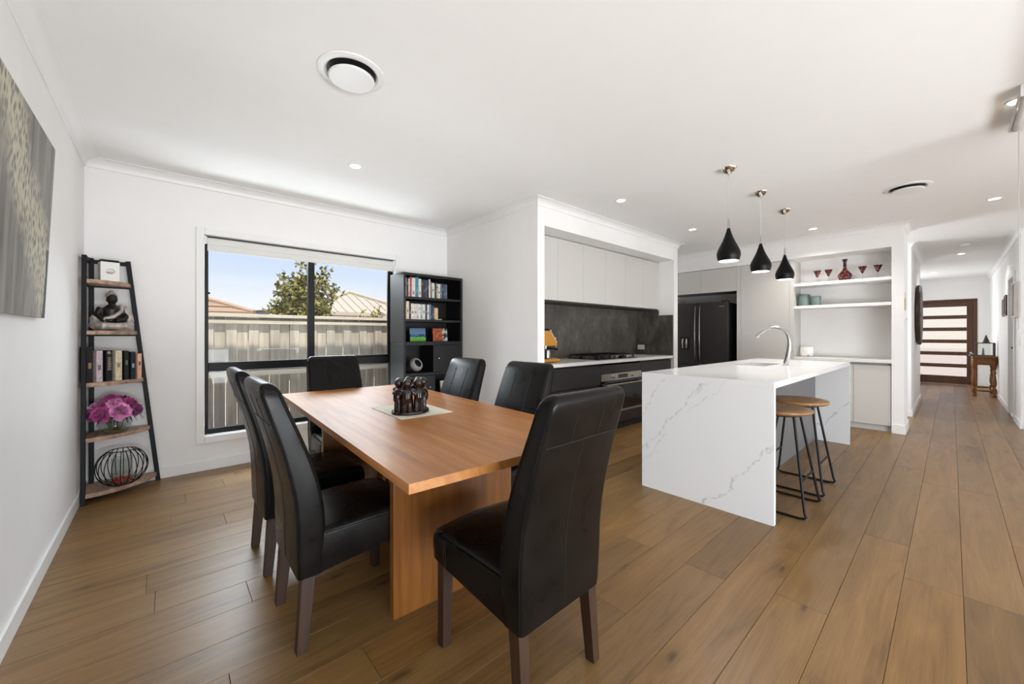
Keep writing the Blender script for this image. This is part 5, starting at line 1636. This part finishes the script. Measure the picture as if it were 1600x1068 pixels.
leaf_mass('foliage', [(1.78, 8.0, 1.80, 0.36, 0.34, 0.48), (2.10, 8.0, 1.85, 0.38, 0.34, 0.50), (1.95, 8.0, 1.55, 0.52, 0.4, 0.35), (1.62, 8.0, 2.12, 0.15, 0.15, 0.22), (1.90, 8.0, 2.36, 0.14, 0.14, 0.26), (2.30, 8.0, 2.30, 0.13, 0.13, 0.26), (2.48, 8.0, 2.05, 0.16, 0.14, 0.16), (2.06, 8.0, 2.52, 0.09, 0.09, 0.20), (1.48, 8.0, 1.66, 0.16, 0.14, 0.14)], 2300, 0.10, LEAF, tr)
g = G().tube([(1.95, 8.0, -0.2), (1.96, 8.0, 0.8), (1.93, 8.0, 1.6), (1.92, 8.0, 2.3)], [0.06, 0.05, 0.035, 0.008], 10)
g.build('trunk', BARK, tr, True)
for a, b in (((1.95, 8, 1.2), (1.60, 8.0, 2.2)), ((1.94, 8, 1.4), (2.32, 8.0, 2.45)), ((1.94, 8, 1.5), (2.50, 8.0, 2.08)), ((1.95, 8, 1.6), (2.07, 8.0, 2.66))):
    G().tube([a, tuple((p + q) / 2 + 0.02 for p, q in zip(a, b)), b], [0.022, 0.014, 0.005], 7).build('branch', BARK, tr, True)
for x, z, k in ((2.52, 1.60, 0.7), (2.78, 1.70, 1.0), (3.05, 1.62, 0.8)):
    lab = {0.7: 'leftmost small leafy shrub tip poking above the fence', 1.0: 'tallest middle leafy shrub tip above the fence', 0.8: 'rightmost small leafy shrub tip above the fence'}[k]
    t = thing('shrub', lab, 'shrub', (x, 6.7, -0.2), group='shrub tips above the fence')
    leaf_mass('foliage', [(x, 6.7, z - 0.16, 0.10 * k, 0.08, 0.15), (x + 0.05 * k, 6.7, z - 0.03, 0.035, 0.035, 0.08)], 70, 0.06, LEAF, t)
    G().tube([(x, 6.7, -0.2), (x + 0.01, 6.7, z - 0.2), (x + 0.05 * k, 6.7, z + 0.03)], [0.012, 0.008, 0.003], 6).build('stem', BARK, t, True)
# neighbouring houses
BRICK = mat('cream_render', S(206, 196, 180), 0.8, var=0.05)
TILE = wood('terracotta_tile', S(146, 122, 98), S(184, 158, 132), 0, 0.8, 3, 3, 0.08)
CREAM = mat('cream_roof_steel', S(186, 174, 156), 0.5, var=0.02)
DARKR = mat('dark_roof_tile', S(74, 70, 68), 0.8, var=0.2)
def hip_house(name, lab, x0, x1, y0, y1, ze, pitch, m, courses=0, ribs=0, wall_in=0.5, rib_gap=0.0):
    t = thing(name, lab, 'house', ((x0 + x1) / 2, (y0 + y1) / 2, -0.2))
    part('walls', BRICK, t, x0 + wall_in, x1 - wall_in, y0 + wall_in, y1 - wall_in, -0.2, ze, bev=0)
    W_, D_ = x1 - x0, y1 - y0
    h = min(W_, D_) / 2
    zt = ze + h * pitch
    g = G()
    if W_ >= D_:
        a, b = (x0 + h, (y0 + y1) / 2, zt), (x1 - h, (y0 + y1) / 2, zt)
    else:
        a, b = ((x0 + x1) / 2, y0 + h, zt), ((x0 + x1) / 2, y1 - h, zt)
    c = [(x0, y0, ze), (x1, y0, ze), (x1, y1, ze), (x0, y1, ze)]
    V_ = [g.bm.verts.new(p) for p in c + [(a[0] - 0.001, a[1] - 0.001, zt), (b[0] + 0.001, b[1] + 0.001, zt)]]
    if W_ >= D_:
        fs = ((0, 1, 5, 4), (1, 2, 5), (2, 3, 4, 5), (3, 0, 4))
    else:
        fs = ((0, 1, 4), (1, 2, 5, 4), (2, 3, 5), (3, 0, 4, 5))
    for f in fs:
        g.face([V_[i] for i in f])
    g.face([V_[i] for i in (3, 2, 1, 0)])
    g.build('roof', m, t)
    part('gutter', CREAM, t, x0 - 0.06, x1 + 0.06, y0 - 0.10, y0 - 0.005, ze - 0.10, ze, bev=0)
    n = math.sqrt(1 + pitch * pitch)
    for k in range(courses):
        u0, u1 = h * k / courses, h * (k + 1) / courses
        g = G()
        lo, hi = 0.045, 0.006
        g.rings([[(x0 + u0, y0 + u0 - 0.02, ze + u0 * pitch + lo), (x1 - u0, y0 + u0 - 0.02, ze + u0 * pitch + lo), (x1 - u1, y0 + u1, ze + u1 * pitch + hi), (x0 + u1, y0 + u1, ze + u1 * pitch + hi)],
                 [(x0 + u0, y0 + u0, ze + u0 * pitch - 0.01), (x1 - u0, y0 + u0, ze + u0 * pitch - 0.01), (x1 - u1, y0 + u1, ze + u1 * pitch - 0.01), (x0 + u1, y0 + u1, ze + u1 * pitch - 0.01)]])
        g.build('tile_course', TILE, t)
    for k in range(ribs):
        x = x0 + (k + 0.5) * W_ / ribs
        d = min(x - x0, x1 - x, h)
        G().bar((x, y0, ze + 0.012), (x, y0 + d, ze + d * pitch + 0.012), 0.05, 0.03, (0, 0, 1)).build('roof_rib', m, t)
    for (p, q) in ((c[0], a), (c[1], b if W_ >= D_ else a)):
        G().tube([Vector(p) + Vector((0, 0, 0.03)), Vector(q) + Vector((0, 0, 0.03))], 0.075, 6).build('hip_cap', m, t)
    return t
hip_house('tiled_house', 'house with brown tiled hip roof left beyond the fence', -9.0, 1.62, 11.3, 20.0, 1.72, 0.40, TILE, courses=12)
hip_house('cream_roof_house', 'house with large cream metal hip roof right beyond the tree', 3.05, 6.9, 12.6, 22.0, 1.92, 0.42, CREAM, ribs=14)
hip_house('pale_roof_house', 'nearer cream metal roof at the right edge of the window view', 5.15, 13.0, 11.9, 17.0, 1.80, 0.42, CREAM, ribs=20)
hip_house('dark_roof_house', 'distant dark-roofed house between the tiled roof and the tree', 1.6, 7.5, 20.5, 27.0, 2.05, 0.14, DARKR)
